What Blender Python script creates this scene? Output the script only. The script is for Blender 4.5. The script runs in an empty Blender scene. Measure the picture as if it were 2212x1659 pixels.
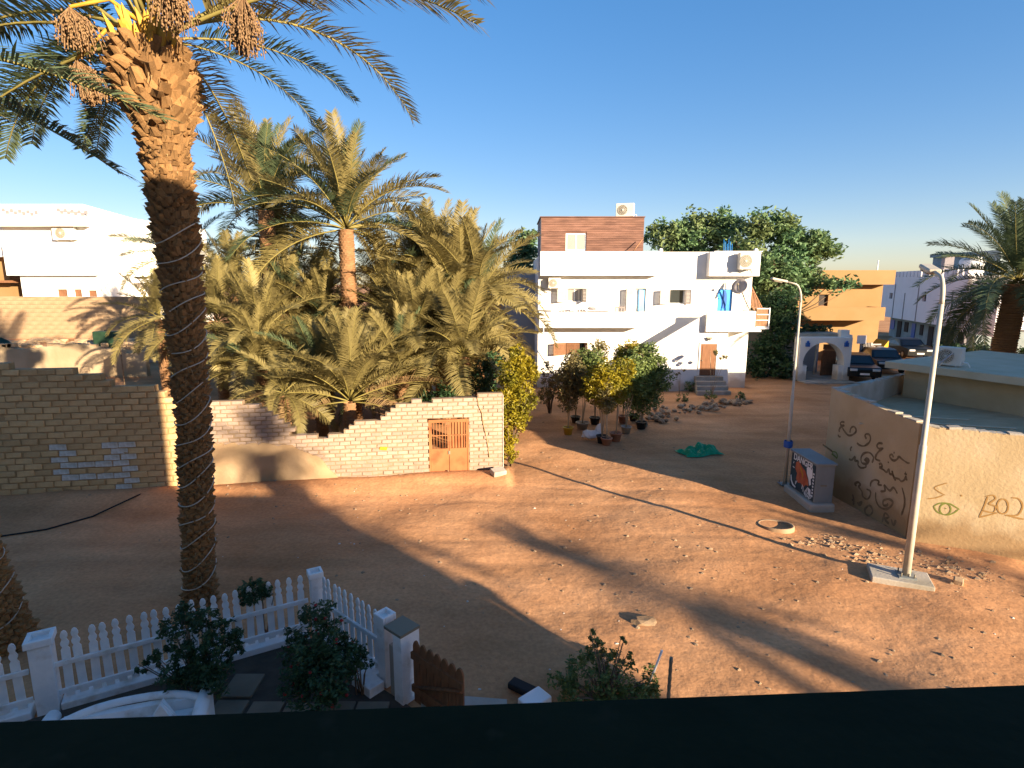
import bpy, bmesh, math, random
from mathutils import noise as mnoise
from mathutils import Vector, Matrix, Euler

scene = bpy.context.scene
# ------------------------------------------------------------------ camera, sky, sun, exposure
CAM_H, CAM_PITCH = 5.8, math.radians(10.1)
cam_data = bpy.data.cameras.new('camera')
cam_data.sensor_width = 36.0
cam_data.lens = 20.02
cam_data.clip_start = 0.05
cam_data.clip_end = 3000
cam = bpy.data.objects.new('camera', cam_data)
scene.collection.objects.link(cam)
cam.location = (0, 0, CAM_H)
cam.rotation_euler = (math.pi/2 - CAM_PITCH, 0, 0)
scene.camera = cam

SUN_EL = math.radians(13.5)
SUN_AZ = math.radians(45.0)            # light travels towards -X and +Y, this far above the -X axis
ldir = Vector((-math.cos(SUN_AZ)*math.cos(SUN_EL), math.sin(SUN_AZ)*math.cos(SUN_EL), -math.sin(SUN_EL)))
world = bpy.data.worlds.new('World')
scene.world = world
world.use_nodes = True
wn = world.node_tree
bg = wn.nodes['Background']
sky = wn.nodes.new('ShaderNodeTexSky')
sky.sky_type = 'NISHITA'
sky.sun_disc = False
sky.sun_elevation = SUN_EL
sky.sun_rotation = math.atan2(-ldir.x, -ldir.y)
sky.air_density = 1.0
sky.dust_density = 0.35
sky.ozone_density = 2.0
tint = wn.nodes.new('ShaderNodeMix'); tint.data_type = 'RGBA'; tint.blend_type = 'MULTIPLY'; tint.inputs[0].default_value = 1.0
tint.inputs[7].default_value = (1.0, 0.985, 1.19, 1)
hsv = wn.nodes.new('ShaderNodeHueSaturation'); hsv.inputs['Saturation'].default_value = 1.6
wn.links.new(sky.outputs[0], tint.inputs[6])
gam = wn.nodes.new('ShaderNodeGamma'); gam.inputs[1].default_value = 0.62
wn.links.new(tint.outputs[2], gam.inputs[0]); wn.links.new(gam.outputs[0], hsv.inputs['Color']); wn.links.new(hsv.outputs[0], bg.inputs[0])
bg.inputs[1].default_value = 0.094
sun_data = bpy.data.lights.new('sun', 'SUN')
sun_data.energy = 5.0
sun_data.angle = math.radians(0.5)
sun_data.color = (1.0, 0.83, 0.60)
sun = bpy.data.objects.new('sun', sun_data)
scene.collection.objects.link(sun)
sun.rotation_euler = ldir.to_track_quat('-Z', 'Y').to_euler()
sun.location = (30, -30, 30)
vs = scene.view_settings
vs.view_transform = 'Standard'
vs.look = 'None'
vs.exposure = 1.78
vs.gamma = 1.0
vs.use_curve_mapping = False
scene.cycles.use_denoising = True
scene.cycles.max_bounces = 6
scene.cycles.transparent_max_bounces = 6

# ------------------------------------------------------------------ helpers
C = scene.collection
F = 1230.0
cP, sP = math.cos(CAM_PITCH), math.sin(CAM_PITCH)
def ray(u, v):
    dx, dy = (u-1106)/F, (v-829.5)/F
    return Vector((dx, cP-dy*sP, -sP-dy*cP))
def G(u, v, z=0.0):
    r = ray(u, v); t = (z-CAM_H)/r.z
    return Vector((r.x*t, r.y*t, z))
def A(u, v, Y):
    r = ray(u, v); t = Y/r.y
    return Vector((r.x*t, Y, CAM_H+r.z*t))
def PL(u, v, P, n):
    r = ray(u, v); o = Vector((0, 0, CAM_H))
    t = (Vector(P)-o).dot(n)/r.dot(n)
    return o+r*t
def Z5(zx, zy): return (1500+zx/2.765)*.73733, (550+zy/2.765)*.73733
def h5(zx, zy, Y):
    u, v = Z5(zx, zy); return A(u, v, Y)

def sm(t):
    t = max(0, min(1, t)); return t*t*(3-2*t)

class MB:
    def __init__(s): s.v = []; s.f = []; s.sm = []
    def add(s, vs, fs, smooth=False):
        b = len(s.v); s.v += [Vector(p) for p in vs]
        for f in fs: s.f.append(tuple(i+b for i in f)); s.sm.append(smooth)
        return s
    def box(s, x0, x1, y0, y1, z0, z1):
        v = [(x0,y0,z0),(x1,y0,z0),(x1,y1,z0),(x0,y1,z0),(x0,y0,z1),(x1,y0,z1),(x1,y1,z1),(x0,y1,z1)]
        return s.add(v, [(0,3,2,1),(4,5,6,7),(0,1,5,4),(1,2,6,5),(2,3,7,6),(3,0,4,7)])
    def bbox(s, x0, x1, y0, y1, z0, z1, b=.01):
        bm = bmesh.new()
        bmesh.ops.create_cube(bm, size=1)
        for v in bm.verts: v.co = ((x0+x1)/2+v.co.x*(x1-x0), (y0+y1)/2+v.co.y*(y1-y0), (z0+z1)/2+v.co.z*(z1-z0))
        bmesh.ops.bevel(bm, geom=bm.edges[:], offset=b, segments=2, affect='EDGES', profile=.5)
        bm.verts.index_update()
        s.add([v.co.copy() for v in bm.verts], [[v.index for v in f.verts] for f in bm.faces])
        bm.free(); return s
    def obox(s, P, Q, th, z0, z1, zq=None, zq0=None):
        """wall from P to Q (2D), thickness th to the left of the travel direction"""
        P, Q = Vector(P[:2]), Vector(Q[:2]); d = (Q-P).normalized(); n = Vector((-d.y, d.x))*th
        if zq is None: zq = z1
        if zq0 is None: zq0 = z0
        v = [(P.x,P.y,z0),(Q.x,Q.y,zq0),(Q.x+n.x,Q.y+n.y,zq0),(P.x+n.x,P.y+n.y,z0),
             (P.x,P.y,z1),(Q.x,Q.y,zq),(Q.x+n.x,Q.y+n.y,zq),(P.x+n.x,P.y+n.y,z1)]
        return s.add(v, [(0,3,2,1),(4,5,6,7),(0,1,5,4),(1,2,6,5),(2,3,7,6),(3,0,4,7)])
    def prism(s, poly, y0, y1):
        """poly of (x,z), extruded along y"""
        n = len(poly)
        v = [(x,y0,z) for x,z in poly]+[(x,y1,z) for x,z in poly]
        s.add(v, [tuple(range(n)), tuple(range(2*n-1,n-1,-1))]+[(i,(i+1)%n+0 if False else i+n,(i+1)%n+n,(i+1)%n) for i in range(n)])
        return s
    def slab(s, poly, z0, z1):
        n = len(poly)
        v = [(p[0],p[1],z0) for p in poly]+[(p[0],p[1],z1) for p in poly]
        return s.add(v, [tuple(range(n-1,-1,-1)), tuple(range(n,2*n))]+[(i,(i+1)%n,(i+1)%n+n,i+n) for i in range(n)])
    def tube(s, pts, r, n=8, cap=True, smooth=True):
        pts = [Vector(p) for p in pts]
        if not isinstance(r, (list, tuple)): r = [r]*len(pts)
        rings = []; prev = None
        for i, p in enumerate(pts):
            a = pts[max(0,i-1)]; b = pts[min(len(pts)-1,i+1)]
            d = (b-a)
            d = d.normalized() if d.length > 1e-9 else Vector((0,0,1))
            if prev is None:
                up = Vector((0,0,1)) if abs(d.z) < .9 else Vector((1,0,0))
                x = d.cross(up).normalized()
            else:
                x = (prev-d*prev.dot(d))
                x = x.normalized() if x.length > 1e-6 else d.orthogonal().normalized()
            prev = x; y = d.cross(x)
            rings.append([p+(x*math.cos(2*math.pi*k/n)+y*math.sin(2*math.pi*k/n))*r[i] for k in range(n)])
        v = [q for ring in rings for q in ring]
        f = []
        for i in range(len(pts)-1):
            for k in range(n):
                f.append((i*n+k, i*n+(k+1)%n, (i+1)*n+(k+1)%n, (i+1)*n+k))
        s.add(v, f, smooth)
        if cap:
            b = len(s.v)-len(v)
            s.f.append(tuple(b+k for k in range(n-1,-1,-1))); s.sm.append(False)
            s.f.append(tuple(b+(len(pts)-1)*n+k for k in range(n))); s.sm.append(False)
        return s
    def lathe(s, prof, c=(0,0,0), n=16, smooth=True):
        c = Vector(c); v = []; f = []
        for r, z in prof:
            for k in range(n):
                a = 2*math.pi*k/n; v.append(c+Vector((r*math.cos(a), r*math.sin(a), z)))
        for i in range(len(prof)-1):
            for k in range(n):
                f.append((i*n+k, i*n+(k+1)%n, (i+1)*n+(k+1)%n, (i+1)*n+k))
        return s.add(v, f, smooth)
    def ico(s, c, r, sub=1, jit=0, rng=None, sc=(1,1,1)):
        bm = bmesh.new(); bmesh.ops.create_icosphere(bm, subdivisions=sub, radius=1)
        bm.verts.index_update(); vs = []
        for v in bm.verts:
            k = 1+(rng.uniform(-jit, jit) if rng else 0)
            vs.append(Vector(c)+Vector((v.co.x*sc[0], v.co.y*sc[1], v.co.z*sc[2]))*r*k)
        s.add(vs, [[v.index for v in f.verts] for f in bm.faces], smooth=(jit == 0)); bm.free(); return s
    def xf(s, M):
        s.v = [M @ p for p in s.v]; return s
    def mesh(s, name, mat=None):
        me = bpy.data.meshes.new(name)
        me.from_pydata([tuple(p) for p in s.v], [], s.f)
        me.polygons.foreach_set('use_smooth', s.sm)
        if mat: me.materials.append(mat)
        me.update(); return me

def setp(o, label=None, cat=None, group=None, kind=None):
    if label: o['label'] = label
    if cat: o['category'] = cat
    if group: o['group'] = group
    if kind: o['kind'] = kind
    return o
def thing(name, label, cat, loc=(0,0,0), rotz=0.0, group=None):
    o = bpy.data.objects.new(name, None); C.objects.link(o)
    o.empty_display_size = .2
    o.location = loc; o.rotation_euler = (0,0,rotz)
    o['_r'] = 0
    del o['_r']
    return setp(o, label, cat, group)
def rootM(o):
    while o.parent: o = o.parent
    return Matrix.LocRotScale(o.location, o.rotation_euler, o.scale)
def part(mb, name, mat, parent, local=False, kind=None, label=None):
    if not local: mb.xf(rootM(parent).inverted())
    o = bpy.data.objects.new(name, mb.mesh(name, mat)); C.objects.link(o); o.parent = parent
    return setp(o, label, None, None, kind)
def inst(name, me, parent, M, label=None):
    o = bpy.data.objects.new(name, me); C.objects.link(o); o.parent = parent; o.matrix_basis = M
    return o
def single(mb, name, mat, label=None, cat=None, group=None, kind=None, origin=(0,0,0)):
    origin = Vector(origin)
    mb.xf(Matrix.Translation(-origin))
    o = bpy.data.objects.new(name, mb.mesh(name, mat)); C.objects.link(o); o.location = origin
    return setp(o, label, cat, group, kind)

# ------------------------------------------------------------------ materials
def nd(nt, t, **kw):
    n = nt.nodes.new(t)
    for k, v in kw.items(): setattr(n, k, v)
    return n
def mat(name, c1, c2=None, scale=4.0, rough=.85, bump=0.0, bscale=None, var=0.0, metal=0.0, detail=5.0, stretch=None,
        c3=None, s3=.6, thr=(.45,.62), trans=0.0, spec=.3):
    m = bpy.data.materials.new(name); m.use_nodes = True
    nt = m.node_tree; b = nt.nodes['Principled BSDF']
    b.inputs['Roughness'].default_value = rough
    b.inputs['Metallic'].default_value = metal
    b.inputs['Specular IOR Level'].default_value = spec
    tc = nd(nt, 'ShaderNodeTexCoord')
    vec = tc.outputs['Object']
    if stretch:
        mp = nd(nt, 'ShaderNodeMapping'); mp.inputs['Scale'].default_value = stretch
        nt.links.new(vec, mp.inputs[0]); vec = mp.outputs[0]
    col = None
    def noise(sc, d=detail):
        n = nd(nt, 'ShaderNodeTexNoise'); n.inputs['Scale'].default_value = sc; n.inputs['Detail'].default_value = d
        nt.links.new(vec, n.inputs['Vector']); return n
    if c2 is not None:
        n = noise(scale)
        r = nd(nt, 'ShaderNodeValToRGB')
        r.color_ramp.elements[0].position = .32; r.color_ramp.elements[1].position = .68
        r.color_ramp.elements[0].color = (*c1, 1); r.color_ramp.elements[1].color = (*c2, 1)
        nt.links.new(n.outputs['Fac'], r.inputs[0]); col = r.outputs[0]
    else:
        rg = nd(nt, 'ShaderNodeRGB'); rg.outputs[0].default_value = (*c1, 1); col = rg.outputs[0]
    if c3 is not None:
        n = noise(s3, 6)
        mr = nd(nt, 'ShaderNodeMapRange'); mr.inputs[1].default_value = thr[0]; mr.inputs[2].default_value = thr[1]
        nt.links.new(n.outputs['Fac'], mr.inputs[0])
        mx = nd(nt, 'ShaderNodeMix', data_type='RGBA'); mx.inputs[7].default_value = (*c3, 1)
        nt.links.new(mr.outputs[0], mx.inputs[0]); nt.links.new(col, mx.inputs[6]); col = mx.outputs[2]
    if var > 0:
        oi = nd(nt, 'ShaderNodeObjectInfo')
        mr = nd(nt, 'ShaderNodeMapRange'); mr.inputs[3].default_value = 1-var; mr.inputs[4].default_value = 1+var
        nt.links.new(oi.outputs['Random'], mr.inputs[0])
        hs = nd(nt, 'ShaderNodeHueSaturation')
        nt.links.new(mr.outputs[0], hs.inputs['Value']); nt.links.new(col, hs.inputs['Color']); col = hs.outputs[0]
    nt.links.new(col, b.inputs['Base Color'])
    if bump > 0:
        n = noise(bscale or scale*3, 6)
        bp = nd(nt, 'ShaderNodeBump'); bp.inputs['Strength'].default_value = 1.0; bp.inputs['Distance'].default_value = bump
        nt.links.new(n.outputs['Fac'], bp.inputs['Height']); nt.links.new(bp.outputs[0], b.inputs['Normal'])
    if trans > 0:
        tr = nd(nt, 'ShaderNodeBsdfTranslucent'); nt.links.new(col, tr.inputs[0])
        ms = nd(nt, 'ShaderNodeMixShader'); ms.inputs[0].default_value = trans
        out = nt.nodes['Material Output']
        nt.links.new(b.outputs[0], ms.inputs[1]); nt.links.new(tr.outputs[0], ms.inputs[2]); nt.links.new(ms.outputs[0], out.inputs[0])
    return m

M = {}
def sand_material():
    m = mat('sand', (.47,.232,.108), (.54,.282,.138), scale=.9, rough=.95, bump=.022, bscale=4.0, c3=(.37,.172,.075), s3=.22, thr=(.48,.66), spec=.1)
    nt = m.node_tree; b = nt.nodes['Principled BSDF']
    # finer grain, wheel-rolled streaks and small dark clods on top of the broad tone
    src = b.inputs['Base Color'].links[0].from_socket
    tc = nd(nt, 'ShaderNodeTexCoord')
    mp = nd(nt, 'ShaderNodeMapping'); mp.inputs['Rotation'].default_value = (0,0,math.radians(38)); mp.inputs['Scale'].default_value = (.16,1.0,1)
    nt.links.new(tc.outputs['Object'], mp.inputs[0])
    n1 = nd(nt, 'ShaderNodeTexNoise'); n1.inputs['Scale'].default_value = 1.3; n1.inputs['Detail'].default_value = 7
    nt.links.new(mp.outputs[0], n1.inputs['Vector'])
    n2 = nd(nt, 'ShaderNodeTexNoise'); n2.inputs['Scale'].default_value = 14; n2.inputs['Detail'].default_value = 8
    nt.links.new(tc.outputs['Object'], n2.inputs['Vector'])
    def mul(sock, noise, lo, hi, a, bb):
        mr = nd(nt, 'ShaderNodeMapRange'); mr.inputs[1].default_value = lo; mr.inputs[2].default_value = hi
        mr.inputs[3].default_value = a; mr.inputs[4].default_value = bb
        nt.links.new(noise, mr.inputs[0])
        h = nd(nt, 'ShaderNodeHueSaturation'); nt.links.new(mr.outputs[0], h.inputs['Value']); nt.links.new(sock, h.inputs['Color'])
        return h.outputs[0]
    s = mul(src, n1.outputs['Fac'], .35, .65, .84, 1.12)
    s = mul(s, n2.outputs['Fac'], .3, .7, .84, 1.14)
    nt.links.new(s, b.inputs['Base Color'])
    n3 = nd(nt, 'ShaderNodeTexNoise'); n3.inputs['Scale'].default_value = 22; n3.inputs['Detail'].default_value = 6
    nt.links.new(tc.outputs['Object'], n3.inputs['Vector'])
    bp = nd(nt, 'ShaderNodeBump'); bp.inputs['Distance'].default_value = .006; bp.inputs['Strength'].default_value = .8
    old = b.inputs['Normal'].links[0].from_socket
    nt.links.new(n3.outputs['Fac'], bp.inputs['Height']); nt.links.new(old, bp.inputs['Normal']); nt.links.new(bp.outputs[0], b.inputs['Normal'])
    return m
M['sand'] = sand_material()
M['stone'] = mat('stone', (.30,.195,.11), (.38,.265,.165), scale=6, bump=.01, var=.25)
M['rubble'] = mat('rubble', (.30,.18,.09), (.42,.29,.18), scale=3, bump=.01, var=.3)
M['white'] = mat('white_plaster', (.76,.72,.66), (.80,.765,.71), scale=1.3, rough=.9, bump=.004, bscale=18, c3=(.74,.70,.65), s3=.5, thr=(.55,.8))
M['white_far'] = mat('white_far_plaster', (.80,.78,.72), (.83,.80,.75), scale=.8, rough=.9)
M['paint'] = mat('white_paint', (.74,.75,.74), (.82,.82,.80), scale=7, rough=.55, bump=.003, c3=(.55,.50,.42), s3=4, thr=(.54,.74))
M['pole'] = mat('lamp_pole_paint', (.40,.36,.28), (.48,.43,.35), scale=5, rough=.6)
M['brick_pale'] = mat('pale_brick', (.29,.205,.155), (.36,.265,.205), scale=5, bump=.005, bscale=30, var=.15)
M['mortar_pale'] = mat('pale_mortar', (.25,.165,.10), (.30,.21,.135), scale=6, bump=.006, bscale=25)
M['brick_tan'] = mat('tan_brick', (.50,.30,.13), (.58,.38,.185), scale=4, bump=.008, bscale=25, var=.16)
M['mortar_tan'] = mat('tan_mortar', (.34,.205,.09), (.41,.26,.125), scale=5, bump=.008, bscale=20)
M['plaster_mud'] = mat('mud_plaster', (.36,.24,.13), (.42,.29,.175), scale=1.2, bump=.01, bscale=9, c3=(.31,.20,.11), s3=.9)
M['cream'] = mat('cream_mud_plaster', (.36,.265,.16), (.42,.315,.20), scale=.8, rough=.95, bump=.01, bscale=6, c3=(.31,.22,.125), s3=.5)
M['whitewash'] = mat('whitewash', (.62,.60,.56), (.45,.40,.32), scale=9, bump=.004)
M['rust'] = mat('rust_orange_metal', (.27,.10,.034), (.34,.135,.05), scale=3, rough=.7, c3=(.20,.06,.02), s3=2.2, thr=(.52,.7))
M['gate_brown'] = mat('brown_gate_wood', (.16,.065,.025), (.24,.10,.04), scale=3, rough=.7, stretch=(6,6,1), bump=.004)
M['wood'] = mat('brown_wood', (.17,.075,.035), (.23,.105,.05), scale=3, rough=.75, stretch=(5,5,1), bump=.004)
M['clad'] = mat('brown_cladding', (.16,.078,.052), (.21,.105,.075), scale=2, rough=.8, var=.12, stretch=(1,1,6), bump=.006, c3=(.125,.06,.042), s3=1.2)
M['blue'] = mat('blue_paint', (.03,.22,.62), (.05,.30,.72), scale=2, rough=.5)
M['blue_deep'] = mat('deep_blue_paint', (.025,.10,.36), rough=.5)
M['glass'] = mat('window_glass', (.03,.035,.035), rough=.12, spec=.5)
M['glass_pale'] = mat('pale_window_glass', (.30,.28,.25), rough=.08, spec=.8)
M['curtain'] = mat('curtain_blue', (.20,.45,.78), (.27,.52,.82), scale=4, stretch=(9,9,.5), rough=.8)
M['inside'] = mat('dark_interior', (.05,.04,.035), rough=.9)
M['shutter'] = mat('grey_shutter', (.36,.31,.29), (.42,.37,.34), scale=3, rough=.7)
M['ac'] = mat('air_conditioner_casing', (.56,.52,.44), (.62,.58,.51), scale=3, rough=.5)
M['ac_dark'] = mat('air_conditioner_grille', (.20,.17,.12), rough=.6)
M['chair'] = mat('shaded_plastic', (.46,.37,.33), rough=.5)  # white chairs browned, the shade on their backs put into the colour
M['plastic'] = mat('white_plastic', (.78,.76,.73), rough=.45)
M['yellow_wall'] = mat('ochre_plaster', (.26,.15,.062), (.295,.175,.078), scale=1.2, rough=.9, bump=.006, c3=(.26,.15,.06), s3=.6)
M['yellow_paint'] = mat('yellow_paint', (.42,.24,.015), rough=.7)
M['castle'] = mat('pale_grey_plaster', (.78,.73,.72), (.83,.78,.77), scale=.8, rough=.9)
M['castle_low'] = mat('teal_grey_wall', (.20,.24,.24), (.30,.34,.34), scale=1.2, rough=.9)
M['groove'] = mat('grey_stain_groove', (.25,.22,.22), rough=.9)
M['conc'] = mat('concrete', (.36,.31,.25), (.43,.38,.32), scale=2.5, bump=.006, bscale=22, c3=(.30,.26,.20), s3=1.2)
M['render_tan'] = mat('tan_cement_render', (.42,.305,.165), (.50,.37,.215), scale=1.1, rough=.92, bump=.008, bscale=14, c3=(.50,.39,.25), s3=1.0, thr=(.5,.75))
def dirty_base(m, col, z1=.55):
    nt = m.node_tree; b = nt.nodes['Principled BSDF']; src = b.inputs['Base Color'].links[0].from_socket
    tc = nd(nt, 'ShaderNodeTexCoord'); sp = nd(nt, 'ShaderNodeSeparateXYZ'); nt.links.new(tc.outputs['Object'], sp.inputs[0])
    n = nd(nt, 'ShaderNodeTexNoise'); n.inputs['Scale'].default_value = 2.2; n.inputs['Detail'].default_value = 6; nt.links.new(tc.outputs['Object'], n.inputs['Vector'])
    ma = nd(nt, 'ShaderNodeMath', operation='MULTIPLY_ADD'); ma.inputs[1].default_value = -1.1; nt.links.new(n.outputs['Fac'], ma.inputs[0]); nt.links.new(sp.outputs['Z'], ma.inputs[2])
    mr = nd(nt, 'ShaderNodeMapRange'); mr.inputs[1].default_value = z1-.75; mr.inputs[2].default_value = z1-.35; mr.inputs[3].default_value = .85; mr.inputs[4].default_value = 0
    nt.links.new(ma.outputs[0], mr.inputs[0])
    mx = nd(nt, 'ShaderNodeMix', data_type='RGBA'); mx.inputs[7].default_value = (*col, 1); nt.links.new(mr.outputs[0], mx.inputs[0]); nt.links.new(src, mx.inputs[6]); nt.links.new(mx.outputs[2], b.inputs['Base Color'])
dirty_base(M['render_tan'], (.30,.185,.085))
dirty_base(M['white'], (.50,.40,.30), .5)
M['roof_grey'] = mat('roof_felt', (.36,.25,.135), (.44,.32,.19), scale=2, stretch=(1,4,1), bump=.006)
M['slab'] = mat('roof_slab', (.48,.385,.25), (.55,.45,.31), scale=1.5, bump=.006)
M['graffiti'] = mat('graffiti_paint', (.13,.085,.04), (.22,.15,.08), scale=7, rough=.85)
M['graffiti_green'] = mat('olive_graffiti_paint', (.18,.20,.04), rough=.8)
M['graffiti_orange'] = mat('brown_graffiti_paint', (.34,.19,.06), rough=.8)
M['boxgrey'] = mat('grey_cabinet_metal', (.16,.175,.175), (.205,.22,.22), scale=2, rough=.55)
M['mural_dark'] = mat('mural_navy', (.012,.03,.045), (.02,.05,.07), scale=3, rough=.5)
M['mural_white'] = mat('mural_white', (.68,.70,.70), rough=.5)
M['mural_red'] = mat('mural_red', (.34,.06,.03), (.46,.13,.06), scale=5, rough=.5)
M['black'] = mat('black_parapet_paint', (.005,.011,.005), (.009,.016,.008), scale=6, rough=.85, spec=.1, bump=.003, c3=(.016,.02,.012), s3=14, thr=(.62,.72))
M['car'] = mat('dark_car_paint', (.006,.008,.008), rough=.35, spec=.4)
M['tyre'] = mat('tyre_rubber', (.02,.02,.02), rough=.9)
M['chrome'] = mat('pale_lamp_glass', (.6,.6,.58), rough=.2)
M['tarp'] = mat('green_tarpaulin', (.003,.22,.085), (.006,.30,.125), scale=3, rough=.5, bump=.02, bscale=8)
M['tarp_dark'] = mat('dark_green_tarpaulin', (.012,.032,.016), (.02,.05,.026), scale=3, rough=.6)
M['trunk'] = mat('palm_trunk_core', (.13,.07,.03), (.18,.10,.045), scale=6, bump=.02, bscale=12)
M['boot'] = mat('palm_leaf_base', (.235,.12,.042), (.32,.175,.068), scale=9, bump=.012, bscale=25, var=.28, stretch=(1,1,3))
M['boot_far'] = mat('palm_bark', (.23,.115,.05), (.30,.16,.075), scale=6, bump=.03, bscale=9, stretch=(1,1,4))
M['rope'] = mat('light_rope', (.50,.45,.36), rough=.6)
M['date'] = mat('date_bunch', (.17,.092,.042), (.25,.15,.07), scale=20, rough=.8, var=.15)
M['spathe'] = mat('yellow_spathe', (.40,.20,.018), (.46,.26,.03), scale=6, rough=.7)
M['frond'] = mat('palm_frond_leaf', (.225,.18,.064), (.30,.24,.092), scale=.9, rough=.55, var=.22, trans=.34)
M['frond_teal'] = mat('palm_frond_green', (.075,.105,.052), (.115,.14,.066), scale=.9, rough=.5, var=.2, trans=.22)
M['frond_dry'] = mat('palm_frond_dry', (.22,.14,.06), (.28,.18,.08), scale=2, rough=.8, var=.15, trans=.15)
M['rachis'] = mat('palm_rachis', (.19,.155,.04), (.24,.19,.055), scale=3, rough=.6)
M['leaf'] = mat('tree_leaf', (.075,.155,.065), (.125,.215,.09), scale=.55, rough=.55, trans=.25, c3=(.15,.19,.07), s3=.35)
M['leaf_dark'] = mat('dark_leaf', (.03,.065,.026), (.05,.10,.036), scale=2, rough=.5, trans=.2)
M['leaf_mid'] = mat('mid_leaf', (.11,.16,.045), (.17,.21,.06), scale=2, rough=.5, trans=.25, var=.2)
M['leaf_yellow'] = mat('yellow_green_leaf', (.25,.195,.010), (.34,.265,.016), scale=2.5, rough=.5, trans=.3, c3=(.17,.16,.015), s3=1.2)
M['leaf_olive'] = mat('olive_leaf', (.16,.135,.05), (.22,.18,.07), scale=2, rough=.6, trans=.25, var=.2)
M['bark'] = mat('tree_bark', (.13,.085,.05), (.2,.135,.085), scale=6, bump=.02)
M['stem'] = mat('pale_stem', (.36,.27,.17), (.44,.34,.22), scale=6)
M['pot_terra'] = mat('terracotta_pot', (.38,.17,.10), (.44,.22,.14), scale=4)
M['pot_yellow'] = mat('yellow_pot', (.52,.32,.03), rough=.5)
M['pot_dark'] = mat('black_pot', (.03,.03,.03), rough=.6)
M['pot_white'] = mat('white_bag', (.62,.60,.58), (.7,.68,.66), scale=5)
M['red_flower'] = mat('red_flower', (.30,.02,.02), rough=.6)
M['brown_rail'] = mat('brown_rail_paint', (.26,.12,.055), (.32,.16,.08), scale=4, rough=.6)
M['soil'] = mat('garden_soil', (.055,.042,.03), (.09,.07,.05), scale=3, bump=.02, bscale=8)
M['paving'] = mat('garden_paving', (.16,.13,.09), (.24,.20,.14), scale=1.6, bump=.008, bscale=12)
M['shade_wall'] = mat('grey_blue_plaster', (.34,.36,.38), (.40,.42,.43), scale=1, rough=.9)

# ------------------------------------------------------------------ ground
def gz(x, y):
    r = 1.75*sm((y-18)/24)*sm((-x-5)/9)
    n = .035*math.sin(x*.9+y*.35)*math.sin(y*.7-x*.2)+.02*math.sin(x*2.3+1)*math.sin(y*1.9+2)
    # low bank of blown sand along the brick wall
    d = y-(16.8+.159*(x+.35))
    if x < 0: n += .22*math.exp(-((d+.35)/.7)**2)
    n *= sm((y-4)/4)
    if -12 < x < 16 and 4 < y < 32:
        f = min(sm((y-5)/2), sm((32-y)/4), sm((x+12)/3), sm((16-x)/3))
        n += f*(0.024*mnoise.noise(Vector((x*.9,y*.9,.3)))+.008*mnoise.noise(Vector((x*2.6,y*2.6,1.7)))+.004*mnoise.noise(Vector((x*6.5,y*6.5,4.1))))
        # wheel ruts sweeping along the street
        for off, ph in ((0,0),(1.5,0),(3.6,.8),(5.1,.8)):
            yc = 11.2+off*.75+.9*math.sin(x*.16+ph)-.10*x
            n -= f*.028*math.exp(-((y-yc)/.13)**2)*(.5+.5*mnoise.noise(Vector((x*.5,off,2))))
    return r+n-.02
def build_ground():
    xs = [-500,-300,-180,-110,-70,-50,-40]+[-34+i*.3 for i in range(80)]+[-9.9+i*.11 for i in range(200)]+[12.2+i*.3 for i in range(54)]+[30,34,40,50,70,110,180,300,500]
    ys = [-60,-30,-12,-4,0,2]+[3+i*.3 for i in range(12)]+[6.5+i*.11 for i in range(130)]+[20.9+i*.3 for i in range(88)]+[50,55,60,70,90,130,200,320,600,1200]
    v = [(x, y, gz(x, y)) for y in ys for x in xs]
    nx = len(xs); f = []
    for j in range(len(ys)-1):
        for i in range(nx-1):
            f.append((j*nx+i, j*nx+i+1, (j+1)*nx+i+1, (j+1)*nx+i))
    mb = MB(); mb.add(v, f, True)
    single(mb, 'ground', M['sand'], 'sandy brown dirt street and yard running out to the horizon', None, kind='structure')
build_ground()

def scatter(name, label, spots, rmin, rmax, n, seed, m):
    rng = random.Random(seed); mb = MB()
    for _ in range(n):
        x, y, sx, sy = spots[rng.randrange(len(spots))]
        px = x+rng.gauss(0, sx); py = y+rng.gauss(0, sy)
        if py < 5.5 or (px > 9 and py > 12): continue
        r = rmin+(rmax-rmin)*rng.random()**5
        mb.ico((px, py, gz(px, py)-r*.12), r, 1, .35, rng, (1, rng.uniform(.6,1.2), rng.uniform(.4,.8)))
    single(mb, name, m, label, None, kind='stuff')
scatter('gravel', 'loose pebbles and clods scattered over the dirt street', [(1,12,3.5,2.5),(5,9.5,2.5,2.0),(7,9,2,1.5),(-3,13,3,1.5),(3,16,4,3),(-6,15,3,.5)], .008, .055, 1300, 3, M['stone'])
scatter('litter', 'small pale scraps of litter on the dirt street', [(4,13,4,3),(-4,13,3,1.2),(0,8,1.5,.8),(10,9.5,1,1)], .015, .05, 60, 13, M['whitewash'])
g1 = G(1800,1170); g2 = G(1900,1200); g3 = G(2060,1230)
scatter('rubble_gravel', 'pale rubble and clods heaped along the graffiti wall foot', [(g1.x,g1.y,.5,.25),(g2.x,g2.y,.4,.25),(g3.x,g3.y,.45,.3)], .02, .09, 420, 5, M['rubble'])

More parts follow.
